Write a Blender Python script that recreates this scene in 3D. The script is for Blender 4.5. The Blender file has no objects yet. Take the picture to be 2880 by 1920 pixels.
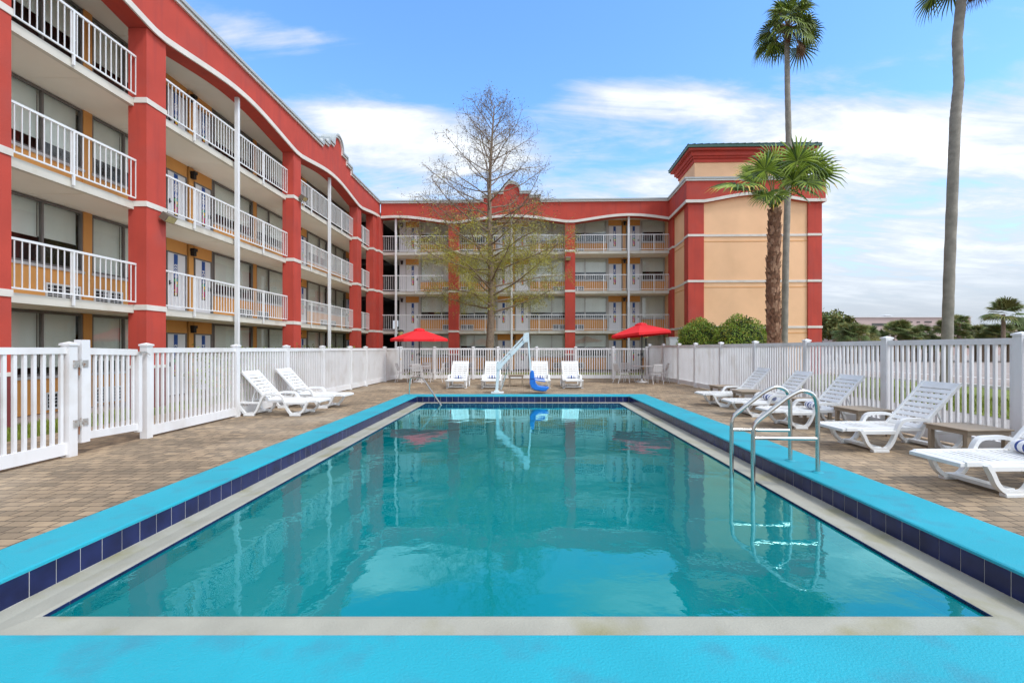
import bpy, bmesh, math, random
from math import sin, cos, pi, radians, sqrt, atan2
from mathutils import Vector, Matrix, Euler
random.seed(7)
sc = bpy.context.scene
COL = sc.collection
R = radians

# ------------------------------------------------------------------ camera
F, X0, Y0, EYE = 1335.0, 1473.0, 980.0, 1.55          # photo pixels (2880 wide), eye height
cam = bpy.data.cameras.new('camera')
cam.sensor_width = 36; cam.sensor_fit = 'HORIZONTAL'
cam.lens = 36 * F / 2880
cam.shift_x = (1440 - X0) / 2880
cam.shift_y = (Y0 - 960) / 2880
cam.clip_start = 0.05; cam.clip_end = 3000
camo = bpy.data.objects.new('camera', cam); COL.objects.link(camo)
camo.location = (0, 0, EYE); camo.rotation_euler = (R(90), 0, 0)
sc.camera = camo
def gx(px, Y): return (px - X0) * Y / F
def gz(py, Y): return EYE + (Y0 - py) * Y / F

# ------------------------------------------------------------------ render look
sc.view_settings.view_transform = 'Standard'
sc.view_settings.look = 'None'
sc.view_settings.gamma = 1
sc.view_settings.exposure = 0.22
sc.render.engine = 'CYCLES'
sc.cycles.use_denoising = True
sc.cycles.max_bounces = 8; sc.cycles.diffuse_bounces = 4; sc.cycles.glossy_bounces = 4
sc.cycles.transparent_max_bounces = 16
sc.cycles.caustics_reflective = False; sc.cycles.caustics_refractive = False
sc.cycles.sample_clamp_indirect = 6

# ------------------------------------------------------------------ sun + sky
SUN_AZ, SUN_EL = R(124), R(56)       # azimuth from +Y towards +X
sl = bpy.data.lights.new('sun', 'SUN'); sl.energy = 1.9; sl.angle = R(13); sl.color = (1, .965, .91)
so = bpy.data.objects.new('sun', sl); COL.objects.link(so)
sd = Vector((sin(SUN_AZ) * cos(SUN_EL), cos(SUN_AZ) * cos(SUN_EL), sin(SUN_EL)))
so.rotation_euler = sd.to_track_quat('Z', 'Y').to_euler()
so.location = (20, -10, 40)

w = bpy.data.worlds.new('World'); sc.world = w; w.use_nodes = True
nt = w.node_tree; N = nt.nodes; L = nt.links
for n in list(N): N.remove(n)
def wn(t, **k):
    n = N.new(t)
    for a, b in k.items(): setattr(n, a, b)
    return n
def wmath(op, a, b=None, c=None, clamp=False):
    n = wn('ShaderNodeMath', operation=op); n.use_clamp = clamp
    for i, v in enumerate((a, b, c)):
        if v is None: continue
        if isinstance(v, (int, float)): n.inputs[i].default_value = v
        else: L.new(v, n.inputs[i])
    return n.outputs[0]
def wrange(v, a, b, c, d, smooth=False):
    n = wn('ShaderNodeMapRange'); n.interpolation_type = 'SMOOTHSTEP' if smooth else 'LINEAR'
    L.new(v, n.inputs[0])
    for i, q in enumerate((a, b, c, d)): n.inputs[i + 1].default_value = q
    return n.outputs[0]
def wmix(fac, a, b):
    n = wn('ShaderNodeMix', data_type='RGBA')
    if isinstance(fac, (int, float)): n.inputs[0].default_value = fac
    else: L.new(fac, n.inputs[0])
    for i, v in ((6, a), (7, b)):
        if isinstance(v, tuple): n.inputs[i].default_value = (*v, 1)
        else: L.new(v, n.inputs[i])
    return n.outputs[2]
out = wn('ShaderNodeOutputWorld'); bg = wn('ShaderNodeBackground'); L.new(bg.outputs[0], out.inputs[0])
sky = wn('ShaderNodeTexSky', sky_type='NISHITA', sun_disc=False)
sky.sun_elevation = SUN_EL; sky.sun_rotation = SUN_AZ
sky.air_density = 1.25; sky.dust_density = 0.6; sky.ozone_density = 2.2
tc = wn('ShaderNodeTexCoord'); sep = wn('ShaderNodeSeparateXYZ'); L.new(tc.outputs['Generated'], sep.inputs[0])
dx, dy, dz = sep.outputs
zc = wmath('ADD', wmath('MAXIMUM', dz, 0.0), 0.16)
u = wmath('DIVIDE', dx, zc); v = wmath('DIVIDE', dy, zc)
def wnoise(us, vs, off, scale, detail, rough, dist):
    c = wn('ShaderNodeCombineXYZ')
    L.new(wmath('MULTIPLY_ADD', u, us, off[0]), c.inputs[0]); L.new(wmath('MULTIPLY_ADD', v, vs, off[1]), c.inputs[1])
    c.inputs[2].default_value = off[2]
    n = wn('ShaderNodeTexNoise'); L.new(c.outputs[0], n.inputs['Vector'])
    n.inputs['Scale'].default_value = scale; n.inputs['Detail'].default_value = detail
    n.inputs['Roughness'].default_value = rough; n.inputs['Distortion'].default_value = dist
    return n.outputs[0]
big = wnoise(.75, 1.0, (3.1, 1.7, 2.3), 0.9, 5, .5, .35)
wisp = wnoise(.55, 1.5, (8.2, 4.4, 5.1), 2.3, 9, .6, .8)
fine = wnoise(.9, 1.5, (1.2, 9.4, 7.7), 6.0, 6, .6, .4)
dens = wmath('ADD', wmath('ADD', wmath('MULTIPLY', big, .45), wmath('MULTIPLY', wisp, .42)), wmath('MULTIPLY', fine, .16))
bias = wrange(dz, .26, .54, .11, -.09, True)
ga = wmath('DIVIDE', dx, wmath('MAXIMUM', dy, .2)); gb = wmath('DIVIDE', dz, wmath('MAXIMUM', dy, .2))
lean = wmath('MULTIPLY', dx, .03)
for cx_, cy_, sx_, sy_, am in ((860, 265, 240, 85, .20), (1450, 222, 250, 55, .21), (2050, 300, 380, 70, .12), (700, 92, 320, 42, .17), (480, 30, 200, 50, .11), (1330, 5, 150, 22, .10), (1150, 110, 260, 60, -.10), (2000, 110, 420, 80, -.10), (1500, 355, 170, 45, -.07), (1080, 340, 170, 80, .12), (1200, 215, 110, 70, -.07), (1010, 135, 120, 25, -.05)):
    a0_, b0_ = (cx_ * 1.2245 - X0) / F, (Y0 - cy_ * 1.2245) / F; ka, kb = F / (sx_ * 1.2245), F / (sy_ * 1.2245)
    e_ = wmath('ADD', wmath('POWER', wmath('ABSOLUTE', wmath('MULTIPLY', wmath('SUBTRACT', ga, a0_), ka)), 2.0), wmath('POWER', wmath('ABSOLUTE', wmath('MULTIPLY', wmath('SUBTRACT', gb, b0_), kb)), 2.0))
    lean = wmath('MULTIPLY_ADD', wmath('POWER', 2.718, wmath('MULTIPLY', e_, -1.0)), am, lean)
dens = wmath('ADD', wmath('ADD', dens, bias), lean)
mask = wrange(dens, .50, .66, 0, 1, True)
low = wrange(dz, .0, .30, 1, 0, True)
thick = wrange(dens, .60, .84, 0, 1, True)
SKYK = 11.0
ccol = wmix(thick, (.80 * SKYK, .88 * SKYK, .97 * SKYK), (1.9 * SKYK, 1.9 * SKYK, 1.9 * SKYK))
hor = wmix(wrange(dz, .0, .22, 0, 1, True), (.60 * SKYK, .65 * SKYK, .74 * SKYK), (.78 * SKYK, .84 * SKYK, .93 * SKYK))
ccol = wmix(low, ccol, hor)
tint = wn('ShaderNodeMix', data_type='RGBA', blend_type='MULTIPLY'); tint.inputs[0].default_value = 1
L.new(sky.outputs[0], tint.inputs[6]); tint.inputs[7].default_value = (2.0, 2.85, 3.75, 1)
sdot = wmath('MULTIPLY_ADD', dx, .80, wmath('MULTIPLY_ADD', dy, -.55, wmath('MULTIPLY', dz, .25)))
near_sun = wrange(sdot, .28, .85, 0, 1, True)          # unseen bright cloud, added on the sun's side and overhead to light the scene
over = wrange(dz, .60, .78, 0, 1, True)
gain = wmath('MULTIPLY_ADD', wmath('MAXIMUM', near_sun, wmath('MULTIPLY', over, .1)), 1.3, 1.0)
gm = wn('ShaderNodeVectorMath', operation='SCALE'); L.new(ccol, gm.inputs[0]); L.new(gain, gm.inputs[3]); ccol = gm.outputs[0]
mask = wmath('MAXIMUM', mask, wmath('MULTIPLY', wmath('MAXIMUM', wmath('MAXIMUM', near_sun, over), wrange(dy, .50, .15, 0, 1, True)), .9))  # out-of-view cloud cover added at the sides and behind, whitening the fill light
veil = wmath('MAXIMUM', wmath('MULTIPLY', mask, .94), wmath('MULTIPLY', wrange(dz, .06, .30, 1, 0, True), .96))
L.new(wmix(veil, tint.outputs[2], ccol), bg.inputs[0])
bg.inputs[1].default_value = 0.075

# ------------------------------------------------------------------ materials
MAT = {}
def material(name, col, rough=.6, var=.0, vscale=1.5, bump=0, bscale=40, metal=0, spec=.5, stain=None, sscale=.6, samt=.5, coat=0, streak=None):
    m = bpy.data.materials.new(name); m.use_nodes = True
    t = m.node_tree; b = t.nodes['Principled BSDF']
    b.inputs['Roughness'].default_value = rough; b.inputs['Metallic'].default_value = metal
    b.inputs['Specular IOR Level'].default_value = spec
    if coat: b.inputs['Coat Weight'].default_value = coat; b.inputs['Coat Roughness'].default_value = .08
    g = t.nodes.new('ShaderNodeNewGeometry')
    def noise(s, d=5, vec=None):
        n = t.nodes.new('ShaderNodeTexNoise'); n.inputs['Scale'].default_value = s; n.inputs['Detail'].default_value = d
        t.links.new(vec or g.outputs['Position'], n.inputs['Vector']); return n.outputs[0]
    def mapr(v, a, b_, c, d):
        n = t.nodes.new('ShaderNodeMapRange'); t.links.new(v, n.inputs[0])
        for i, q in enumerate((a, b_, c, d)): n.inputs[i + 1].default_value = q
        return n.outputs[0]
    cur = None
    if var:
        mx = t.nodes.new('ShaderNodeMix'); mx.data_type = 'RGBA'
        t.links.new(mapr(noise(vscale, 6), .3, .7, 0, 1), mx.inputs[0])
        mx.inputs[6].default_value = (*[c * (1 - var) for c in col], 1); mx.inputs[7].default_value = (*[min(1, c * (1 + var)) for c in col], 1)
        cur = mx.outputs[2]
    def over(cur, fac, c2):
        mx = t.nodes.new('ShaderNodeMix'); mx.data_type = 'RGBA'
        t.links.new(fac, mx.inputs[0])
        if cur: t.links.new(cur, mx.inputs[6])
        else: mx.inputs[6].default_value = (*col, 1)
        mx.inputs[7].default_value = (*c2, 1); return mx.outputs[2]
    if stain: cur = over(cur, mapr(noise(sscale, 8), .52, .72, 0, samt), stain)
    if streak:
        mp = t.nodes.new('ShaderNodeMapping'); mp.inputs['Scale'].default_value = (3, 3, .25)
        t.links.new(g.outputs['Position'], mp.inputs[0])
        cur = over(cur, mapr(noise(1.6, 6, mp.outputs[0]), .5, .75, 0, .45), streak)
    if cur: t.links.new(cur, b.inputs['Base Color'])
    else: b.inputs['Base Color'].default_value = (*col, 1)
    if bump:
        bn = t.nodes.new('ShaderNodeBump'); bn.inputs['Strength'].default_value = bump; bn.inputs['Distance'].default_value = .01
        t.links.new(noise(bscale, 4), bn.inputs['Height']); t.links.new(bn.outputs[0], b.inputs['Normal'])
    MAT[name] = m
    return m

material('red_stucco', (.50, .060, .038), .85, .10, 1.1, .5, 55, streak=(.33, .045, .04), stain=(.40, .075, .06), sscale=.8, samt=.6)
material('red_base', (.20, .035, .035), .85, .1, 1.2, .4, 55)
material('trim_stone', (.72, .66, .60), .8, .07, 2, .2, 60, stain=(.5, .42, .34), sscale=1.4, samt=.35)
material('peach_stucco', (.90, .54, .31), .85, .05, .8, .5, 50, stain=(.66, .38, .18), sscale=.5, samt=.3)
material('ochre_panel', (.66, .31, .085), .75, .06, 1.4, .2, 40)
material('concrete_slab', (.66, .62, .54), .8, .06, 1.5, .2, 40, stain=(.40, .31, .2), sscale=2.2, samt=.35)
material('soffit', (.84, .78, .68), .85, .04, .9, .2, 30)
material('metal_cornice', (.42, .45, .45), .45, .05, 2, 0, spec=.5)
material('white_cornice', (.78, .76, .72), .6, .04, 2)
material('white_paint', (.78, .78, .78), .45, .04, 3, .05, 20)
material('rail_paint', (.80, .80, .80), .4, .03, 3, stain=(.55, .45, .38), sscale=3, samt=.25)
material('vinyl_white', (.80, .79, .79), .4, .05, 1.4, .05, 25, stain=(.58, .53, .48), sscale=1.7, samt=.5, streak=(.66, .62, .58))
material('rust', (.30, .12, .05), .8, .2, 30)
material('hinge_metal', (.6, .58, .55), .4, .15, 20, metal=.6, stain=(.35, .15, .06), sscale=20, samt=.8)
material('plastic_white', (.80, .80, .79), .4, .04, 2, stain=(.60, .57, .52), sscale=3.5, samt=.45)
material('frame_bronze', (.16, .145, .135), .5, .1, 4)
material('frame_pale', (.52, .51, .49), .5, .05, 4)
material('sill_grey', (.45, .44, .43), .6, .08, 4)
material('shade_cloth', (.84, .85, .80), .9, .04, 1.3)
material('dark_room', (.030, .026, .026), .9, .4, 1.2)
material('dark_core', (.10, .095, .09), .9, .2, .6)
material('door_white', (.74, .74, .76), .5, .03, 2)
material('ac_white', (.66, .68, .68), .5, .04, 6)
material('black', (.012, .012, .013), .5)
material('black_metal', (.02, .02, .022), .4, metal=.3)
material('banner_blue', (.015, .07, .30), .5)
material('banner_light', (.08, .30, .62), .5)
material('banner_white', (.8, .8, .8), .5)
material('banner_magenta', (.62, .02, .16), .5)
material('banner_yellow', (.85, .52, .03), .5)
material('banner_green', (.06, .42, .12), .5)
material('banner_teal', (.02, .30, .34), .5)
material('lens_yellow', (.55, .46, .22), .3, .1, 20)
material('lamp_bronze', (.14, .12, .09), .5)
material('coping_cyan', (.012, .36, .46), .6, .09, 1.3, .5, 70, stain=(.045, .215, .30), sscale=2.6, samt=.7)
material('tile_navy', (.013, .021, .088), .22, .3, 5, .06, 6, spec=.3)
material('grout', (.55, .54, .52), .8, .2, 6)
material('gutter_concrete', (.37, .36, .30), .75, .10, 3, .35, 60, stain=(.27, .25, .12), sscale=1.9, samt=.85)
material('basin_plaster', (.12, .58, .62), .8, .08, .8)
material('step_edge', (.01, .04, .06), .6)
material('steel', (.60, .58, .54), .2, .06, 6, metal=1)
material('umbrella_red', (.78, .012, .018), .7, .05, 3, .1, 120)
material('table_brown', (.33, .255, .18), .5, .08, 3, .1, 30)
material('chair_white', (.66, .63, .61), .45, .03, 4)
material('lift_white', (.66, .74, .76), .4, .04, 4)
material('seat_blue', (.012, .17, .62), .35, .05, 3)
material('bark', (.25, .18, .125), .9, .3, 9, .9, 25)
material('twig', (.20, .15, .115), .9, .2, 4)
material('cypress_leaf', (.36, .33, .045), .7, .35, 1.5)
material('cypress_cone', (.13, .085, .06), .8, .3, 3)
material('palm_bark', (.25, .225, .19), .9, .22, 4, .7, 30)
material('palm_boot', (.20, .095, .052), .9, .4, 8, .5, 30)
material('palm_boot_pale', (.34, .19, .115), .9, .4, 8, .5, 30)
material('palm_leaf', (.155, .225, .014), .6, .55, 2.2)
material('palm_leaf_light', (.25, .33, .03), .6, .3, 3)
material('palm_leaf_dark', (.05, .095, .010), .6, .4, 3)
material('palm_leaf_yellow', (.50, .34, .035), .6, .3, 3)
material('palm_leaf_dull', (.18, .235, .045), .55, .5, 1.8)
material('palm_dead', (.24, .14, .075), .8, .3, 3)
material('petiole', (.20, .24, .06), .5, .2, 4)
material('bush_leaf', (.22, .32, .035), .55, .7, 1.9)
material('bush_leaf_new', (.42, .40, .05), .55, .4, 2.5)
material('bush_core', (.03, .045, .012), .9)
material('hedge_leaf', (.16, .20, .025), .6, .5, 3)
material('far_leaf', (.12, .165, .045), .7, .5, .8)
material('far_leaf_olive', (.20, .19, .05), .7, .4, .8)
material('grass', (.15, .18, .02), .9, .35, 2.5, .8, 60)
material('grass_blade', (.19, .225, .022), .7, .4, 2.0)
material('path_concrete', (.30, .27, .25), .9, .15, 1.2, .3, 40)
material('mulch', (.16, .035, .025), .95, .5, 8, .8, 40)
material('asphalt', (.33, .27, .235), .95, .15, .5, .2, 30, stain=(.24, .19, .17), sscale=.25, samt=.7)
material('line_white', (.75, .75, .74), .8)
material('line_blue', (.05, .16, .35), .8)
material('pink_building', (.50, .38, .35), .9, .06, .3)
material('pale_building', (.62, .62, .62), .9, .05, .3)
material('roof_green', (.050, .115, .088), .45, .08, 2, metal=.2)
material('towel_white', (.80, .80, .82), .95, .03, 6, .3, 90)
material('towel_blue', (.05, .085, .28), .95, .1, 20)
material('cabinet_white', (.68, .69, .70), .6, .05, 3)

def two_sided(t, g, fr, ior):      # the same reflectance from both sides of a sheet
    n = t.nodes.new('ShaderNodeMapRange'); t.links.new(g.outputs['Backfacing'], n.inputs[0]); n.inputs[3].default_value = ior; n.inputs[4].default_value = 1 / ior
    t.links.new(n.outputs[0], fr.inputs['IOR'])
def glass_mat():
    m = bpy.data.materials.new('window_glass'); m.use_nodes = True; t = m.node_tree
    for n in list(t.nodes): t.nodes.remove(n)
    o = t.nodes.new('ShaderNodeOutputMaterial'); mx = t.nodes.new('ShaderNodeMixShader'); tr = t.nodes.new('ShaderNodeBsdfTransparent')
    gl = t.nodes.new('ShaderNodeBsdfGlossy'); gl.inputs['Roughness'].default_value = .015
    fr = t.nodes.new('ShaderNodeFresnel'); g = t.nodes.new('ShaderNodeNewGeometry'); two_sided(t, g, fr, 1.5)
    n = t.nodes.new('ShaderNodeTexNoise'); n.inputs['Scale'].default_value = .8
    b = t.nodes.new('ShaderNodeBump'); b.inputs['Strength'].default_value = .06; b.inputs['Distance'].default_value = .05
    t.links.new(g.outputs['Position'], n.inputs['Vector']); t.links.new(n.outputs[0], b.inputs['Height']); t.links.new(b.outputs[0], gl.inputs['Normal'])
    tr.inputs['Color'].default_value = (.95, .97, .96, 1)
    t.links.new(fr.outputs[0], mx.inputs[0]); t.links.new(tr.outputs[0], mx.inputs[1]); t.links.new(gl.outputs[0], mx.inputs[2]); t.links.new(mx.outputs[0], o.inputs[0])
    MAT['window_glass'] = m
glass_mat()

def water_mat():
    m = bpy.data.materials.new('pool_water'); m.use_nodes = True; t = m.node_tree
    for n in list(t.nodes): t.nodes.remove(n)
    o = t.nodes.new('ShaderNodeOutputMaterial')
    tr = t.nodes.new('ShaderNodeBsdfTransparent'); tr.inputs['Color'].default_value = (.16, .80, .83, 1)
    df = t.nodes.new('ShaderNodeBsdfDiffuse')
    gl = t.nodes.new('ShaderNodeBsdfGlossy'); gl.inputs['Roughness'].default_value = .01; gl.inputs['Color'].default_value = (.46, .95, 1, 1)
    fr = t.nodes.new('ShaderNodeFresnel'); g = t.nodes.new('ShaderNodeNewGeometry'); two_sided(t, g, fr, 1.36)
    def noise(s, sc_, d):
        mp = t.nodes.new('ShaderNodeMapping'); mp.inputs['Scale'].default_value = sc_; t.links.new(g.outputs['Position'], mp.inputs[0])
        n = t.nodes.new('ShaderNodeTexNoise'); n.inputs['Scale'].default_value = s; n.inputs['Detail'].default_value = d; n.inputs['Roughness'].default_value = .5
        t.links.new(mp.outputs[0], n.inputs['Vector']); return n.outputs[0]
    a = noise(1.1, (1, 1, 1), 2); b2 = noise(6, (1, 1, 1), 3)
    ad = t.nodes.new('ShaderNodeMath'); ad.operation = 'MULTIPLY_ADD'; t.links.new(b2, ad.inputs[0]); ad.inputs[1].default_value = .16; t.links.new(a, ad.inputs[2])
    bp = t.nodes.new('ShaderNodeBump'); bp.inputs['Strength'].default_value = .35; bp.inputs['Distance'].default_value = .022
    t.links.new(ad.outputs[0], bp.inputs['Height']); t.links.new(bp.outputs[0], gl.inputs['Normal']); t.links.new(bp.outputs[0], fr.inputs['Normal'])
    mc = t.nodes.new('ShaderNodeMix'); mc.data_type = 'RGBA'; t.links.new(noise(.45, (1, 1, 1), 3), mc.inputs[0])
    mc.inputs[6].default_value = (.0, .215, .235, 1); mc.inputs[7].default_value = (.0, .29, .305, 1)
    t.links.new(mc.outputs[2], df.inputs['Color'])
    m1 = t.nodes.new('ShaderNodeMixShader'); m1.inputs[0].default_value = .62
    t.links.new(tr.outputs[0], m1.inputs[1]); t.links.new(df.outputs[0], m1.inputs[2])
    m2 = t.nodes.new('ShaderNodeMixShader'); fb_ = t.nodes.new('ShaderNodeMath'); fb_.operation = 'MULTIPLY'; fb_.use_clamp = True; fb_.inputs[1].default_value = 1.7; t.links.new(fr.outputs[0], fb_.inputs[0]); t.links.new(fb_.outputs[0], m2.inputs[0]); t.links.new(m1.outputs[0], m2.inputs[1]); t.links.new(gl.outputs[0], m2.inputs[2])
    t.links.new(m2.outputs[0], o.inputs[0]); MAT['pool_water'] = m
water_mat()

def paver_mat():
    m = bpy.data.materials.new('pavers'); m.use_nodes = True; t = m.node_tree; b = t.nodes['Principled BSDF']
    b.inputs['Roughness'].default_value = .85
    g = t.nodes.new('ShaderNodeNewGeometry')
    nz = t.nodes.new('ShaderNodeTexNoise'); nz.inputs['Scale'].default_value = 3; t.links.new(g.outputs['Position'], nz.inputs['Vector'])
    va = t.nodes.new('ShaderNodeMix'); va.data_type = 'VECTOR'; va.inputs[0].default_value = .012
    t.links.new(g.outputs['Position'], va.inputs[4]); t.links.new(nz.outputs['Color'], va.inputs[5])
    br = t.nodes.new('ShaderNodeTexBrick'); t.links.new(va.outputs[1], br.inputs['Vector'])
    br.inputs['Scale'].default_value = 1; br.inputs['Brick Width'].default_value = .205; br.inputs['Row Height'].default_value = .132
    br.inputs['Mortar Size'].default_value = .0065; br.inputs['Mortar Smooth'].default_value = .2; br.inputs['Bias'].default_value = 0
    br.offset = .5; br.squash = .72; br.squash_frequency = 3
    br.inputs['Color1'].default_value = (.42, .30, .185, 1); br.inputs['Color2'].default_value = (.23, .17, .11, 1); br.inputs['Mortar'].default_value = (.085, .062, .042, 1)
    def nn(s, d=6):
        n = t.nodes.new('ShaderNodeTexNoise'); n.inputs['Scale'].default_value = s; n.inputs['Detail'].default_value = d; t.links.new(g.outputs['Position'], n.inputs['Vector']); return n.outputs[0]
    def mr(v, a, b_, c, d):
        n = t.nodes.new('ShaderNodeMapRange'); t.links.new(v, n.inputs[0])
        for i, q in enumerate((a, b_, c, d)): n.inputs[i + 1].default_value = q
        return n.outputs[0]
    def mul(c, f):
        x = t.nodes.new('ShaderNodeMix'); x.data_type = 'RGBA'; x.blend_type = 'MULTIPLY'; x.inputs[0].default_value = 1
        t.links.new(c, x.inputs[6]); cc = t.nodes.new('ShaderNodeCombineColor')
        for i in range(3): t.links.new(f, cc.inputs[i])
        t.links.new(cc.outputs[0], x.inputs[7]); return x.outputs[2]
    c = mul(br.outputs['Color'], mr(nn(.7), .3, .7, .70, 1.18))
    c = mul(c, mr(nn(9), .25, .75, .84, 1.14))
    st = t.nodes.new('ShaderNodeMix'); st.data_type = 'RGBA'; t.links.new(mr(nn(.35, 8), .5, .72, 0, .45), st.inputs[0]); t.links.new(c, st.inputs[6]); st.inputs[7].default_value = (.42, .36, .28, 1)
    t.links.new(st.outputs[2], b.inputs['Base Color'])
    bp = t.nodes.new('ShaderNodeBump'); bp.inputs['Strength'].default_value = .55; bp.inputs['Distance'].default_value = .008
    hm = t.nodes.new('ShaderNodeMath'); hm.operation = 'MULTIPLY_ADD'; t.links.new(nn(45, 3), hm.inputs[0]); hm.inputs[1].default_value = .5
    iv = t.nodes.new('ShaderNodeMath'); iv.operation = 'SUBTRACT'; iv.inputs[0].default_value = 1; t.links.new(br.outputs['Fac'], iv.inputs[1]); t.links.new(iv.outputs[0], hm.inputs[2])
    t.links.new(hm.outputs[0], bp.inputs['Height']); t.links.new(bp.outputs[0], b.inputs['Normal'])
    MAT['pavers'] = m
paver_mat()
def crackle(name, col, scale, width):      # hairline cracks with gaps
    m = MAT[name]; t = m.node_tree; b = t.nodes['Principled BSDF']; src = b.inputs['Base Color'].links[0].from_socket
    g = t.nodes.new('ShaderNodeNewGeometry'); n = t.nodes.new('ShaderNodeTexNoise'); n.inputs['Scale'].default_value = 4; n.inputs['Detail'].default_value = 6; t.links.new(g.outputs['Position'], n.inputs['Vector'])
    mv = t.nodes.new('ShaderNodeMix'); mv.data_type = 'VECTOR'; mv.inputs[0].default_value = .16; t.links.new(g.outputs['Position'], mv.inputs[4]); t.links.new(n.outputs['Color'], mv.inputs[5])
    vo = t.nodes.new('ShaderNodeTexVoronoi'); vo.feature = 'DISTANCE_TO_EDGE'; vo.inputs['Scale'].default_value = scale; t.links.new(mv.outputs[1], vo.inputs['Vector'])
    r1 = t.nodes.new('ShaderNodeMapRange'); t.links.new(vo.outputs['Distance'], r1.inputs[0]); r1.inputs[1].default_value = 0; r1.inputs[2].default_value = width; r1.inputs[3].default_value = 1; r1.inputs[4].default_value = 0
    n2 = t.nodes.new('ShaderNodeTexNoise'); n2.inputs['Scale'].default_value = 1.1; t.links.new(g.outputs['Position'], n2.inputs['Vector'])
    r2 = t.nodes.new('ShaderNodeMapRange'); t.links.new(n2.outputs[0], r2.inputs[0]); r2.inputs[1].default_value = .55; r2.inputs[2].default_value = .68
    mu = t.nodes.new('ShaderNodeMath'); mu.operation = 'MULTIPLY'; t.links.new(r1.outputs[0], mu.inputs[0]); t.links.new(r2.outputs[0], mu.inputs[1])
    mx = t.nodes.new('ShaderNodeMix'); mx.data_type = 'RGBA'; t.links.new(mu.outputs[0], mx.inputs[0]); t.links.new(src, mx.inputs[6]); mx.inputs[7].default_value = (*col, 1); t.links.new(mx.outputs[2], b.inputs['Base Color'])
crackle('coping_cyan', (.015, .20, .28), 1.5, .005)

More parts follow.
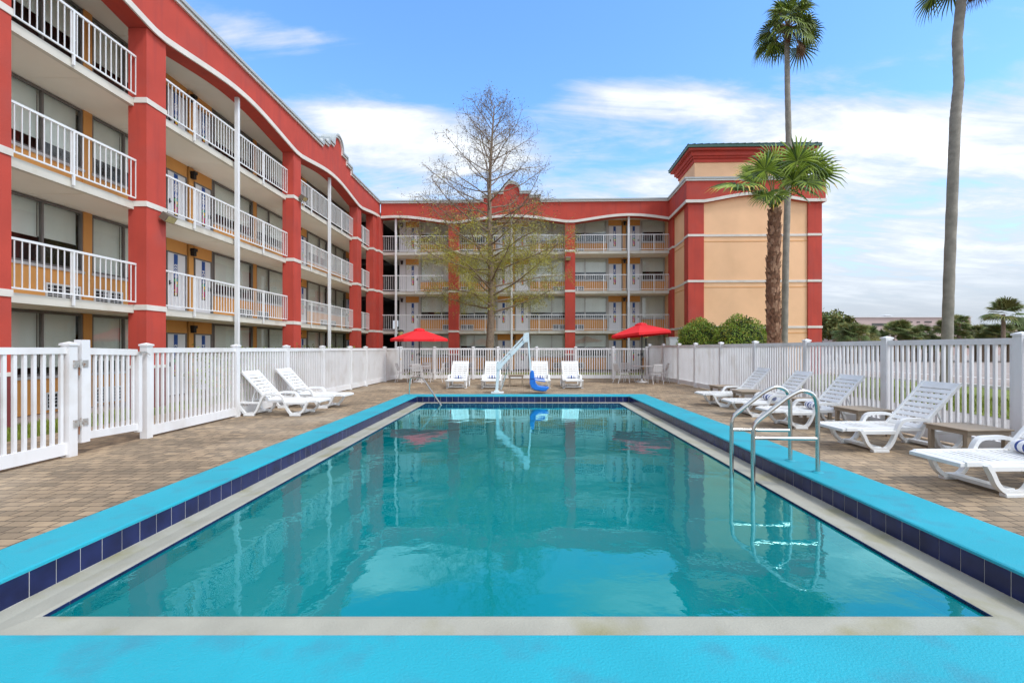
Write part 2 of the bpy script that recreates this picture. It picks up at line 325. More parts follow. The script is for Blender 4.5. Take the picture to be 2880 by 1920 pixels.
# ------------------------------------------------------------------ mesh helpers
class MB:
    def __init__(s, tf=None): s.v = []; s.f = []; s.m = []; s.sm = []; s.tf = tf
    def add(s, vs, fs, mi=0, smooth=False):
        o = len(s.v)
        for p in vs:
            q = s.tf(*p) if s.tf else p
            s.v.append(tuple(q))
        for f in fs: s.f.append([i + o for i in f]); s.m.append(mi); s.sm.append(smooth)
    def box(s, x0, x1, y0, y1, z0, z1, mi=0):
        s.add([(x0, y0, z0), (x1, y0, z0), (x1, y1, z0), (x0, y1, z0), (x0, y0, z1), (x1, y0, z1), (x1, y1, z1), (x0, y1, z1)],
              [(0, 3, 2, 1), (4, 5, 6, 7), (0, 1, 5, 4), (1, 2, 6, 5), (2, 3, 7, 6), (3, 0, 4, 7)], mi)
    def obox(s, c, ax, ay, az, mi=0):        # centre and three half axes
        c = Vector(c); ax, ay, az = Vector(ax), Vector(ay), Vector(az)
        vs = [c + i * ax + j * ay + k * az for k in (-1, 1) for i, j in ((-1, -1), (1, -1), (1, 1), (-1, 1))]
        s.add([tuple(p) for p in vs], [(0, 3, 2, 1), (4, 5, 6, 7), (0, 1, 5, 4), (1, 2, 6, 5), (2, 3, 7, 6), (3, 0, 4, 7)], mi)
    def quad(s, a, b, c, d, mi=0): s.add([a, b, c, d], [(0, 1, 2, 3)], mi)
    def tube(s, pts, r, n=8, mi=0, caps=True, smooth=True):
        pts = [Vector(p) for p in pts]; k = len(pts)
        rs = r if isinstance(r, (list, tuple)) else [r] * k
        t0 = (pts[1] - pts[0]).normalized()
        a = Vector((0, 0, 1)) if abs(t0.z) < .9 else Vector((1, 0, 0))
        nrm = (a - t0 * a.dot(t0)).normalized(); vs = []
        for i, p in enumerate(pts):
            t = (pts[min(i + 1, k - 1)] - pts[max(i - 1, 0)])
            t = t.normalized() if t.length > 1e-9 else t0
            nrm = (nrm - t * nrm.dot(t)); nrm = nrm.normalized() if nrm.length > 1e-6 else Vector((1, 0, 0))
            bi = t.cross(nrm)
            for j in range(n):
                an = 2 * pi * j / n; vs.append(tuple(p + rs[i] * (cos(an) * nrm + sin(an) * bi)))
        fs = [(i * n + j, i * n + (j + 1) % n, (i + 1) * n + (j + 1) % n, (i + 1) * n + j) for i in range(k - 1) for j in range(n)]
        s.add(vs, fs, mi, smooth)
        if caps: s.add([vs[j] for j in range(n)] + [vs[(k - 1) * n + j] for j in range(n)], [tuple(range(n))[::-1], tuple(range(n, 2 * n))], mi)
    def lathe(s, prof, c, n=16, mi=0, smooth=True):
        vs = []; k = len(prof)
        for r, z in prof:
            for j in range(n):
                a = 2 * pi * j / n; vs.append((c[0] + r * cos(a), c[1] + r * sin(a), c[2] + z))
        s.add(vs, [(i * n + j, i * n + (j + 1) % n, (i + 1) * n + (j + 1) % n, (i + 1) * n + j) for i in range(k - 1) for j in range(n)], mi, smooth)
    def prism(s, poly, a0, a1, fn, mi=0):     # poly of (p, q); fn(p, q, a) gives a point
        n = len(poly)
        s.add([fn(p, q, a0) for p, q in poly] + [fn(p, q, a1) for p, q in poly],
              [tuple(range(n))[::-1], tuple(range(n, 2 * n))] + [(i, (i + 1) % n, n + (i + 1) % n, n + i) for i in range(n)], mi)
    def ribbon(s, path, th, a0, a1, fn, mi=0, closed=False, smooth=False):  # strip of thickness th along a path (p, q), extruded a0..a1
        P = [Vector(p) for p in path]; k = len(P); inn = []; ou = []
        for i in range(k):
            d0 = (P[i] - P[i - 1]) if (i > 0 or closed) else (P[1] - P[0])
            d1 = (P[(i + 1) % k] - P[i]) if (i < k - 1 or closed) else (P[-1] - P[-2])
            n0 = Vector((-d0.y, d0.x)).normalized(); n1 = Vector((-d1.y, d1.x)).normalized()
            m = n0 + n1; m = m.normalized() if m.length > 1e-6 else n0
            q = th / 2 / max(.35, m.dot(n0))
            ou.append(P[i] + m * q); inn.append(P[i] - m * q)
        vs = []
        for i in range(k): vs += [fn(*inn[i], a0), fn(*ou[i], a0), fn(*ou[i], a1), fn(*inn[i], a1)]
        fs = []; rng = range(k) if closed else range(k - 1)
        for i in rng:
            o = i * 4; o2 = ((i + 1) % k) * 4
            for j in range(4): fs.append((o + j, o + (j + 1) % 4, o2 + (j + 1) % 4, o2 + j))
        if not closed: fs += [(0, 3, 2, 1), ((k - 1) * 4, (k - 1) * 4 + 1, (k - 1) * 4 + 2, (k - 1) * 4 + 3)]
        s.add(vs, fs, mi, smooth)
    def build(s, name, mats, parent=None, bevel=0, world=True, recalc=True):
        me = bpy.data.meshes.new(name)
        if not isinstance(mats, (list, tuple)): mats = [mats]
        for q in mats: me.materials.append(MAT[q])
        me.from_pydata(s.v, [], s.f)
        me.polygons.foreach_set('material_index', s.m); me.polygons.foreach_set('use_smooth', s.sm)
        if recalc:
            bm = bmesh.new(); bm.from_mesh(me); bmesh.ops.recalc_face_normals(bm, faces=bm.faces); bm.to_mesh(me); bm.free()
        me.update()
        o = bpy.data.objects.new(name, me); COL.objects.link(o)
        if parent:
            o.parent = parent
            if world and parent.parent is None: o.location = -parent.location
        if bevel:
            b = o.modifiers.new('bevel', 'BEVEL'); b.width = bevel; b.segments = 2; b.limit_method = 'ANGLE'; b.angle_limit = R(40)
        return o

def tag(o, label=None, cat=None, group=None, kind=None):
    if label: o['label'] = label
    if cat: o['category'] = cat
    if group: o['group'] = group
    if kind: o['kind'] = kind
    return o
def empty(name, loc, label=None, cat=None, group=None, rz=0):
    o = bpy.data.objects.new(name, None); COL.objects.link(o); o.location = loc; o.rotation_euler = (0, 0, rz)
    o.empty_display_size = .2
    return tag(o, label, cat, group)
def copy_tree(o, parent=None):
    c = o.copy(); COL.objects.link(c)
    if parent: c.parent = parent
    for ch in list(o.children): copy_tree(ch, c)
    return c
def place(proto, used, loc, rz, label):
    o = copy_tree(proto) if used else proto
    o.location = loc; o.rotation_euler = (0, 0, rz); o['label'] = label
    return o

# ================================================================== SETTING
PX0, PX1, PY0, PY1 = -3.47, 3.42, 2.564, 15.44        # coping inner edge
CX0, CX1, CY0, CY1 = -4.00, 4.09, 1.70, 16.05         # coping outer edge
WX0, WX1, WY0, WY1 = -3.12, 3.04, 3.07, 15.10         # water
ZT = -.195                                            # gutter level
ZW = -.205
def ring(mb, o, i, z, mi=0):                          # flat frame between two rectangles
    (a0, a1, b0, b1), (c0, c1, d0, d1) = o, i
    mb.add([(a0, b0, z), (a1, b0, z), (a1, b1, z), (a0, b1, z), (c0, d0, z), (c1, d0, z), (c1, d1, z), (c0, d1, z)],
           [(0, 1, 5, 4), (1, 2, 6, 5), (2, 3, 7, 6), (3, 0, 4, 7)], mi)
g = MB(); ring(g, (-900, 900, -300, 1500), (CX0 + .1, CX1 - .1, CY0 + .1, CY1 - .1), -.05); tag(g.build('ground', 'asphalt'), kind='structure')
g = MB(); ring(g, (-8.6, 7.15, -4, 24.6), (CX0, CX1, CY0, CY1), 0.0)
g.add([(-8.6, -4, 0), (7.15, -4, 0), (7.15, -4, -.049), (-8.6, -4, -.049)], [(0, 1, 2, 3)])
g.add([(-8.6, 24.6, 0), (7.15, 24.6, 0), (7.15, 24.6, -.049), (-8.6, 24.6, -.049)], [(0, 1, 2, 3)])
tag(g.build('pool_deck', 'pavers'), kind='structure')
# coping: one ring with rounded inner edge
g = MB(); zc_ = .014
ring(g, (CX0, CX1, CY0, CY1), (PX0 - .02, PX1 + .02, PY0 - .02, PY1 + .02), zc_)
def vring(mb, a, b, za, zb, mi=0):
    (a0, a1, b0, b1), (c0, c1, d0, d1) = a, b
    A = [(a0, b0, za), (a1, b0, za), (a1, b1, za), (a0, b1, za)]; B = [(c0, d0, zb), (c1, d0, zb), (c1, d1, zb), (c0, d1, zb)]
    mb.add(A + B, [(i, (i + 1) % 4, 4 + (i + 1) % 4, 4 + i) for i in range(4)], mi)
vring(g, (PX0 - .02, PX1 + .02, PY0 - .02, PY1 + .02), (PX0 - .004, PX1 + .004, PY0 - .004, PY1 + .004), zc_, zc_ - .008)
vring(g, (PX0 - .004, PX1 + .004, PY0 - .004, PY1 + .004), (PX0, PX1, PY0, PY1), zc_ - .008, -.012)
vring(g, (PX0, PX1, PY0, PY1), (PX0 - .015, PX1 + .015, PY0 - .015, PY1 + .015), -.012, -.012)
vring(g, (CX0, CX1, CY0, CY1), (CX0, CX1, CY0, CY1), zc_, -.2)
tag(g.build('pool_coping', 'coping_cyan'), kind='structure')
# navy tile course under the coping
g = MB()
vring(g, (PX0 - .0025, PX1 + .0025, PY0 - .0025, PY1 + .0025), (PX0 - .0025, PX1 + .0025, PY0 - .0025, PY1 + .0025), -.013, ZT - .02, 1)
def tiles(x0, y0, x1, y1, nx, ny, za, zb):
    Ln = sqrt((x1 - x0) ** 2 + (y1 - y0) ** 2); n = round(Ln / .191); p = Ln / n; ux, uy = (x1 - x0) / Ln, (y1 - y0) / Ln
    for i in range(n):
        c = (i + .5) * p; t = .006 + random.uniform(-.0012, .0012)
        g.obox((x0 + ux * c + nx * (t - .012), y0 + uy * c + ny * (t - .012), (za + zb) / 2), (ux * (p / 2 - .0032), uy * (p / 2 - .0032), 0), (nx * .006, ny * .006, 0), (0, 0, (za - zb) / 2))
tiles(PX0, PY0, PX0, PY1, 1, 0, -.014, ZT + .004); tiles(PX1, PY0, PX1, PY1, -1, 0, -.014, ZT + .004)
tiles(PX0, PY1, PX1, PY1, 0, -1, -.014, ZT + .004); tiles(PX0, PY0, PX1, PY0, 0, 1, -.014, ZT + .004)
tag(g.build('pool_tiles', ['tile_navy', 'grout']), kind='structure')
g = MB()
G1 = (PX0 - .01, PX1 + .01, PY0 - .01, PY1 + .01); G2 = (PX0 + .12, PX1 - .12, PY0 + .2, PY1 - .12); G3 = (WX0 - .03, WX1 + .03, WY0 - .03, WY1 + .03); G4 = (WX0, WX1, WY0, WY1)
vring(g, G1, G2, ZT, ZT - .012); vring(g, G2, G3, ZT - .012, ZT + .018); vring(g, G3, G4, ZT + .018, ZT + .014)
tag(g.build('pool_gutter', 'gutter_concrete'), kind='structure')
g = MB(); vring(g, G4, G4, ZT + .014, -.36, 1)
def wt(x0, y0, x1, y1, nx, ny): tiles(x0, y0, x1, y1, nx, ny, ZT + .012, -.355)
wt(WX0 + .006, WY0, WX0 + .006, WY1, 1, 0); wt(WX1 - .006, WY0, WX1 - .006, WY1, -1, 0); wt(WX0, WY1 - .006, WX1, WY1 - .006, 0, -1)
tag(g.build('waterline_tiles', ['tile_navy', 'grout']), kind='structure')
g = MB(); B0 = (WX0 - .004, WX1 + .004, WY0 - .004, WY1 + .004); vring(g, B0, B0, -.36, -1.6)
g.quad((WX0, WY0, -1.6), (WX1, WY0, -1.6), (WX1, WY1, -1.6), (WX0, WY1, -1.6))
for rad, zt in ((1.0, -.36), (1.5, -.55), (2.0, -.75)):       # corner steps, quarter discs
    pts = [(WX0, WY1)] + [(WX0 + rad * cos(a), WY1 - rad * sin(a)) for a in [i * pi / 32 for i in range(17)]]
    g.prism(pts, -1.55, zt, lambda p, q, a: (p, q, a), 0)
    ar = [(WX0 + (rad - .02) * cos(a), WY1 - (rad - .02) * sin(a)) for a in [i * pi / 32 for i in range(17)]]
    g.ribbon(ar, .05, zt - .02, zt + .006, lambda p, q, a: (p, q, a), 1)
tag(g.build('pool_basin', ['basin_plaster', 'step_edge']), kind='structure')
g = MB(); g.quad((WX0, WY0, ZW), (WX1, WY0, ZW), (WX1, WY1, ZW), (WX0, WY1, ZW)); tag(g.build('pool_water', 'pool_water'), kind='structure')

# land beyond the fences
g = MB(); g.quad((-10.3, 1, -.03), (-8.6, 1, -.03), (-8.6, 31, -.03), (-10.3, 31, -.03)); g.quad((-8.6, 24.6, -.03), (8.5, 24.6, -.03), (8.5, 31.5, -.03), (-8.6, 31.5, -.03)); tag(g.build('lawn', 'grass'), kind='structure')
g = MB(); g.quad((7.15, -4, -.035), (7.75, -4, -.035), (7.75, 27.5, -.035), (7.15, 27.5, -.035)); tag(g.build('mulch_bed', 'mulch'), kind='structure')
g = MB(); g.quad((7.75, -4, -.04), (10.9, -4, -.04), (10.9, 27, -.04), (7.75, 27, -.04)); tag(g.build('path', 'path_concrete'), kind='structure')
g = MB(); g.quad((10.9, -4, -.03), (18.6, -4, -.03), (18.6, 60, -.03), (10.9, 60, -.03)); tag(g.build('verge', 'grass'), kind='structure')
g = MB(); g.box(18.6, 18.75, -4, 60, -.049, .08); tag(g.build('kerb', 'line_white'), kind='structure')
g = MB()
for x in (19.1, 25.0): g.quad((x, -4, -.045), (x + .35, -4, -.045), (x + .35, 60, -.045), (x, 60, -.045), 0)
g.quad((18.8, 19.5, -.045), (19.05, 19.5, -.045), (19.05, 60, -.045), (18.8, 60, -.045), 1)
for k in range(12): g.quad((25.5, 6 + k * 3, -.045), (31, 6 + k * 3, -.045), (31, 6.12 + k * 3, -.045), (25.5, 6.12 + k * 3, -.045), 0)
tag(g.build('road_markings', ['line_white', 'line_blue']), kind='structure')
g = MB()
def blades(x0, x1, y0, y1, n, h):
    for _ in range(n):
        x, y = random.uniform(x0, x1), random.uniform(y0, y1); a = random.uniform(0, 6.28); hh = h * random.uniform(.5, 1.2); ww = .012
        g.add([(x - ww * cos(a), y - ww * sin(a), -.03), (x + ww * cos(a), y + ww * sin(a), -.03), (x + random.gauss(0, .03), y + random.gauss(0, .03), hh)], [(0, 1, 2)])
blades(10.9, 15, 7, 19, 9000, .08); blades(-10.2, -8.6, 5, 12, 5000, .09); blades(-6, 6, 24.8, 27, 5000, .09)
tag(g.build('grass', 'grass_blade', recalc=False), kind='stuff')

# ================================================================== HOTEL
hotel = empty('hotel_building', (-9.9, 32.3, 0), 'red and peach four storey hotel with white balcony rails around the pool', 'building')
PITCH = 2.72
FL = [-.03, 2.69, 2.69 + PITCH, 2.69 + 2 * PITCH]      # floor levels
CEIL = [FL[1] - .2, FL[2] - .2, FL[3] - .2, FL[3] + 2.5]
PARB, PART = 9.96, 11.52                               # parapet foot at the columns, parapet top
WALLX = -11.8
def TL(s, d, z): return (WALLX + d, s, z + .004 * (s - 13))
PHI = R(1.75)
def TB(s, d, z): return (s * cos(PHI) - d * sin(PHI), 34.1 - s * sin(PHI) - d * cos(PHI), z + .09)
rng = random.Random(11)
SLAB_D, RAIL_D, COL0, COL1 = 1.55, 1.585, 1.40, 1.88

TXT = {}
def text_mesh(s):
    if s in TXT: return TXT[s]
    c = bpy.data.curves.new('t', 'FONT'); c.body = s; c.size = 1; c.align_x = 'CENTER'; c.align_y = 'CENTER'; c.offset = .03; c.resolution_u = 3
    o = bpy.data.objects.new('t', c); COL.objects.link(o)
    bpy.context.view_layer.update()
    dg = bpy.context.evaluated_depsgraph_get(); me = o.evaluated_get(dg).to_mesh()
    r = ([tuple(v.co) for v in me.vertices], [tuple(p.vertices) for p in me.polygons])
    o.evaluated_get(dg).to_mesh_clear(); bpy.data.objects.remove(o); bpy.data.curves.remove(c)
    TXT[s] = r; return r

def make_window(T, a, b, z0, z1, mull, frame, shade):
    w_ = MB(T); t = .055
    w_.box(a, a + t, -.06, .012, z0, z1); w_.box(b - t, b, -.06, .012, z0, z1)
    w_.box(a + t, b - t, -.06, .012, z1 - t, z1); w_.box(a + t, b - t, -.06, .012, z0, z0 + t)
    w_.box(mull - t / 2, mull + t / 2, -.055, .016, z0 + t, z1 - t)
    o = w_.build('window', frame, hotel)
    p = MB(T); p.box(a + t, b - t, -.035, -.029, z0 + t, z1 - t); p.build('pane', 'window_glass', o, world=False)
    sh = MB(T)
    for (q0, q1) in ((a + t, mull - .01), (mull + .01, b - t)):
        zz = z0 + t + shade * (z1 - z0) + rng.choice((0, 0, 0, .02, -.02))
        if shade < .02: zz = z0 + .04
        n = 6
        for i in range(n):
            x0_, x1_ = q0 + (q1 - q0) * i / n, q0 + (q1 - q0) * (i + 1) / n
            d0 = -.13 + .006 * sin(i * 2.1); d1 = -.13 + .006 * sin((i + 1) * 2.1)
            sh.add([(x0_, d0, zz), (x1_, d1, zz), (x1_, d1, z1 - .02), (x0_, d0, z1 - .02)], [(0, 1, 2, 3)])
        sh.box(q0, q1, -.14, -.12, zz - .025, zz)
    sh.build('roller_shade', 'shade_cloth', o, world=False)
    s_ = MB(T); s_.box(a - .02, b + .02, -.02, .06, z0 - .07, z0 - .003); s_.build('sill', 'sill_grey', o, world=False)

def make_door(T, a, b, z0, z1, num, hinge_left, frame):
    d = MB(T); d.box(a + .05, b - .05, -.05, -.015, z0 + .01, z1 - .04)
    o = d.build('door', 'door_white', hotel)
    f = MB(T); f.box(a, a + .05, -.06, .014, z0, z1); f.box(b - .05, b, -.06, .014, z0, z1); f.box(a + .05, b - .05, -.06, .014, z1 - .04, z1)
    f.build('frame', frame, o, world=False)
    lk = MB(T); lx = b - .16 if hinge_left else a + .10
    lk.box(lx, lx + .06, -.014, .02, z0 + .98, z0 + 1.12, 0); lk.box(lx - .02, lx + .10, .02, .05, z0 + 1.02, z0 + 1.045, 0)
    lk.box(lx - .01, lx + .08, -.014, .004, z0 + .80, z0 + .94, 1)
    lk.build('lock', ['black', 'banner_white'], o, world=False)
    bn = MB(T); c = (a + b) / 2 + (.03 if hinge_left else -.03); hw = .088
    zt, zm, zb = z1 - .06, z0 + 1.24, z0 + .62
    bn.box(c - hw, c + hw, -.014, -.008, zm, zt, 0)
    bn.box(c - hw, c + hw, -.014, -.008, zb, zm, 5)
    for k in range(7): bn.box(c + hw * .45, c + hw * .62, -.007, -.005, zt - .06 - k * .055, zt - .03 - k * .055, 1)
    vs, fs = text_mesh(num); H = .19
    cz = zm + .33
    bn.add([(c - y * H, -.004, cz + x * H) for x, y, _ in vs], fs, 2)
    def disc(cs, cz_, r, d_, mi, n=14, r0=0):
        if r0:
            bn.add([(cs + rr * cos(2 * pi * i / n), d_, cz_ + rr * sin(2 * pi * i / n)) for rr in (r0, r) for i in range(n)],
                   [(i, (i + 1) % n, n + (i + 1) % n, n + i) for i in range(n)], mi)
        else: bn.add([(cs + r * cos(2 * pi * i / n), d_, cz_ + r * sin(2 * pi * i / n)) for i in range(n)], [tuple(range(n))], mi)
    disc(c, zm + .055, .062, -.0045, 2, r0=.042); disc(c, zm + .055, .03, -.0042, 2, r0=.014)
    disc(c - .035, zm - .08, .05, -.0062, 6); disc(c + .04, zm - .06, .045, -.0058, 7); disc(c + .02, zm - .16, .058, -.0054, 4)
    bn.box(c - hw * .72, c + hw * .72, -.0075, -.0045, zb + .12, zm - .22, 3)
    disc(c - .01, zb + .08, .055, -.004, 4); disc(c + .045, zm - .26, .035, -.0038, 6); disc(c - .05, zb + .2, .03, -.0036, 4)
    bn.build('banner', ['banner_blue', 'banner_light', 'banner_white', 'banner_magenta', 'banner_yellow', 'black', 'banner_green', 'banner_teal'], o, world=False, recalc=False)

def make_ac(T, c, z0):
    m = MB(T); a, b = c - .46, c + .46; zb, zt = z0 + .07, z0 + .50
    m.box(a, b, 0, .02, zb, zt, 0)
    m.box(a, b, .02, .035, zb, zb + .03, 0); m.box(a, b, .02, .035, zt - .03, zt, 0)
    m.box(a, a + .03, .02, .035, zb + .03, zt - .03, 0); m.box(b - .03, b, .02, .035, zb + .03, zt - .03, 0)
    for q in range(2):
        x0_ = a + .05 + q * .46; x1_ = x0_ + .36
        m.box(x0_, x1_, .0205, .0235, zb + .05, zt - .05, 1)
        for k in range(1, 4): m.box(x0_, x1_, .0236, .032, zb + .05 + k * (zt - zb - .1) / 4 - .008, zb + .05 + k * (zt - zb - .1) / 4 + .008, 0)
        for k in range(1, 3): m.box(x0_ + k * .12 - .008, x0_ + k * .12 + .008, .0242, .0325, zb + .05, zt - .05, 0)
    m.build('air_conditioner', ['ac_white', 'black'], hotel)

def half_module(T, c, sgn, fl, frame, num, wall, shade, smin=-99, smax=99, ac=True):
    """window, door and panels of the half bay that starts at column centre c"""
    z0, z1 = FL[fl], CEIL[fl]
    def S(a, b): a, b = c + sgn * a, c + sgn * b; return (min(a, b), max(a, b))
    a, b = S(.13, 2.74); zs = z0 + .92
    if a > smin and b < smax:
        make_window(T, a, b, zs, z1 - .02, c + sgn * 1.19, frame, shade)
        wall.box(a, b, -.06, 0, z0, zs - .001)
        if ac: make_ac(T, c + sgn * .66, z0)
    a, b = S(2.76, 2.84); wall.box(a, b, -.06, .004, z0, z1, 1)
    a, b = S(2.85, 3.80)
    if a > smin and b < smax:
        zd = z0 + 2.10; make_door(T, a, b, z0, zd, num, sgn < 0, frame); wall.box(a, b, -.06, .001, zd + .002, z1)

def wall_light(T, s, fl):
    z = CEIL[fl] - .34; m = MB(T)
    m.box(s - .05, s + .05, .032, .05, z - .02, z + .2); m.box(s - .085, s + .085, .05, .2, z + .10, z + .2); m.box(s - .065, s + .065, .05, .17, z - .06, z + .10)
    m.build('wall_light', 'black', hotel)

def railing(T, a, b, fl, posts, endpost=True):
    z0 = FL[fl]; m = MB(T); d = RAIL_D
    m.box(a, b, d, d + .04, z0 + 1.05, z0 + 1.10); m.box(a, b, d + .004, d + .036, z0 + .07, z0 + .105)
    n = max(2, round((b - a) / .148)); p = (b - a) / n
    for i in range(n + 1):
        s = a + i * p
        m.box(s - .008, s + .008, d + .010, d + .030, z0 + .105, z0 + 1.05)
    for s in posts: m.box(s - .022, s + .022, d - .002, d + .042, z0 - .16, z0 + 1.05)
    m.build('railing', 'rail_paint', hotel)

def arch(s, cols):
    for a, b in zip(cols[:-1], cols[1:]):
        if a <= s <= b:
            half = (b - a) / 2; t = min(abs(s - (a + b) / 2) / half / .94, 1); rise = .42 * min(1, half / 3.9) ** .8
            return PARB + rise * (.55 * (1 - t * t) + .45 * cos(pi / 2 * t) ** 2)
    return PARB

def parapet(T, s0, s1, cols, d0, d1, ped, name='parapet'):
    n = round((s1 - s0) / .16); S = [s0 + (s1 - s0) * i / n for i in range(n + 1)]
    m = MB(T); vs = []
    for s in S:
        z = arch(s, cols); vs += [(s, d1, z), (s, d1, PART - .16), (s, d0, PART - .16), (s, d0, z)]
    fs = []
    for i in range(n):
        for j in range(4): fs.append((i * 4 + j, i * 4 + (j + 1) % 4, i * 4 + 4 + (j + 1) % 4, i * 4 + 4 + j))
    fs += [(0, 1, 2, 3), (n * 4 + 3, n * 4 + 2, n * 4 + 1, n * 4)]
    m.add(vs, fs); o = m.build(name, 'red_stucco', hotel)
    b = MB(T); b.ribbon([(s, arch(s, cols) + .085) for s in S], .17, d1 - .004, d1 + .045, lambda p, q, a: (p, a, q)); b.build('arch_trim', 'trim_stone', o, world=False)
    # cornice follows the outline of the pediment when there is one
    path = [(s0, PART)]
    if ped is not None:
        for hw, z in ((1.96, 0), (1.96, .30), (1.26, .30), (1.26, .58), (.60, .58)): path.append((ped - hw, PART + z))
        path += [(ped - .60 * cos(a), PART + .66 + .60 * sin(a)) for a in [i * pi / 14 for i in range(15)]]
        for hw, z in ((.60, .58), (1.26, .58), (1.26, .30), (1.96, .30), (1.96, 0)): path.append((ped + hw, PART + z))
    path.append((s1, PART))
    c = MB(T)
    c.ribbon([(p, q - .11) for p, q in path], .10, d0 - .05, d1 + .07, lambda p, q, a: (p, a, q), 1)
    c.ribbon([(p, q - .012) for p, q in path], .095, d0 - .08, d1 + .13, lambda p, q, a: (p, a, q), 0)
    c.build('cornice', ['metal_cornice', 'white_cornice'], hotel)
    if ped is not None:
        q = MB(T); poly = [(p, z - .1) for p, z in path[1:-1]] + [(ped + 1.96, PART - .17), (ped - 1.96, PART - .17)]
        q.prism(poly[1:-3] + poly[-3:], d0 + .02, d1 - .003, lambda p, z, a: (p, a, z)); q.build('pediment', 'red_stucco', hotel)

def column(T, s0, s1, d0, d1, ztop, base=True):
    m = MB(T); m.box(s0, s1, d0, d1, -.05, ztop, 0)
    o = m.build('column', 'red_stucco', hotel)
    for z in [FL[1] - .125, FL[2] - .125, FL[3] - .125] + ([1.03] if base else []):
        b = MB(T); b.box(s0 - .02, s1 + .02, d0 - .02, d1 + .02, z, z + (.14 if z > 2 else .08)); b.build('band_trim', 'trim_stone', o, world=False)
    if base:
        q = MB(T); q.box(s0 - .008, s1 + .008, d0 - .008, d1 + .008, -.05, 1.029); q.build('column_base', 'red_base', o, world=False)

def post(T, s, ztop):
    m = MB(T); m.box(s - .06, s + .06, RAIL_D + .045, RAIL_D + .165, -.05, ztop); m.build('post', 'white_paint', hotel)

def floodlight(T, s, d, z):
    m = MB(T); m.box(s - .05, s + .05, d, d + .08, z - .05, z + .05, 0)
    c = Vector((s, d + .17, z - .03)); ay = Vector((0, .8, -.6)); az = Vector((0, .6, .8))
    m.obox(c, (.17, 0, 0), ay * .10, az * .10, 0); m.obox(c + ay * .103, (.15, 0, 0), ay * .004, az * .085, 1)
    m.build('floodlight', ['lamp_bronze', 'lens_yellow'], hotel)

def slab(T, s0, s1, z, d0=-.3, d1=SLAB_D, th=.2, seams=()):
    m = MB(T); m.box(s0, s1, d1 - .12, d1, z - th, z, 0); m.box(s0, s1, d0, d1 - .121, z - th + .002, z - .002, 1)
    q = s0 + 1.4
    while q < s1: m.box(q - .012, q + .012, .02, d1 - .13, z - th - .006, z - th + .0015, 1); q += 2.6
    m.build('balcony_slab', ['concrete_slab', 'soffit'], hotel)

# ---- left wing
LC = [4.97, 8.85, 12.82, 20.80, 28.65]
SH = [0, .35, 0, .18, .3, 0, .22, .12]
wallL = []
for fl in range(4):
    wm = MB(TL)
    for c in (4.97, 12.82, 20.80, 28.65):
        z0, z1 = FL[fl], CEIL[fl]
        wm.box(c - .127, c + .127, -.06, .03, z0, z1)
        for sg in (-1, 1):
            if c == 4.97 and sg < 0: continue
            num = {(12.82, 1): 22, (20.80, -1): 24, (20.80, 1): 26, (28.65, -1): 28, (28.65, 1): 30, (12.82, -1): 20, (4.97, 1): 18}[(c, sg)]
            sh = SH[rng.randrange(8)]
            if c == 12.82 and fl == 1: sh = .42 if sg < 0 else .02
            if c == 12.82 and fl == 3: sh = .4 if sg < 0 else .3
            if c == 20.80 and fl in (1, 2): sh = .25
            half_module(TL, c, sg, fl, 'frame_bronze', '%d%d' % (fl + 1, num), wm, sh, ac=True)
    for c in (8.895, 16.81, 24.725):
        wm.box(c - .115, c + .115, -.06, .03, FL[fl], CEIL[fl]); wall_light(TL, c, fl)
    wm.box(32.46, 32.6, -.5, .02, FL[fl], CEIL[fl])
    wm.build('wall', ['ochre_panel', 'frame_bronze'], hotel)
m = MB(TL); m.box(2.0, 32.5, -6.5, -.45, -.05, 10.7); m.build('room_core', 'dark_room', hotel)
m = MB(TL); m.box(2.0, 2.2, -.45, 1.5, -.05, 11.3); m.build('end_wall', 'red_stucco', hotel)
for fl in (1, 2, 3): slab(TL, 2.0, 34.4, FL[fl], -.44)
slab(TL, 2.0, 34.4, CEIL[3] + .25, -6.5, 1.46, .25)
for i, c in enumerate(LC): column(TL, c - .34, c + .34, COL0, COL1, PARB + .02)
column(TL, 31.3, 31.98, 1.40, 1.88, PARB + .4); column(TL, 31.99, 32.9, 1.55, 2.05, PARB + .4)
for fl in (1, 2, 3):
    railing(TL, 5.32, 8.50, fl, (7,)); railing(TL, 9.2, 12.47, fl, (10.75,)); railing(TL, 13.17, 20.45, fl, (14.7, 18.6)); railing(TL, 21.15, 28.3, fl, (22.8, 26.6)); railing(TL, 29.0, 31.29, fl, (30.1,))
post(TL, 16.75, arch(16.75, LC) + .05); post(TL, 24.7, arch(24.7, LC) + .05)
parapet(TL, 2.0, 32.62, [2.0] + LC + [36.6], 1.38, 1.925, 25.15)
floodlight(TL, 13.02, 1.88, 5.16); floodlight(TL, 21.0, 1.88, 8.2)

# ---- back wing
BC = [-4.74, 3.20, 11.2]
for fl in range(4):
    wm = MB(TB); z0, z1 = FL[fl], CEIL[fl]
    for c in (-4.74, 3.20): wm.box(c - .127, c + .127, -.06, .03, z0, z1)
    for k, (c, sg) in enumerate(((-4.74, -1), (-4.74, 1), (3.20, -1), (3.20, 1), (11.15, -1))):
        sh = [[.05, .45, .0, .42, .02], [.28, .25, .25, .28, .0], [.0, .0, .0, .36, .38], [.42, .3, .1, .42, .45]][fl][k]
        half_module(TB, c, sg, fl, 'frame_pale', '%d%d' % (fl + 1, 38 + 2 * k), wm, sh)
    for c in (-.77, 7.17): wm.box(c - .115, c + .115, -.06, .03, z0, z1); wall_light(TB, c, fl)
    wm.build('wall', ['ochre_panel', 'frame_pale'], hotel)
    e = MB(TB); e.box(-9.0, -8.56, -.4, .01, z0, z1); e.build('end_pier', 'door_white', hotel); wall_light(TB, -8.8, fl)
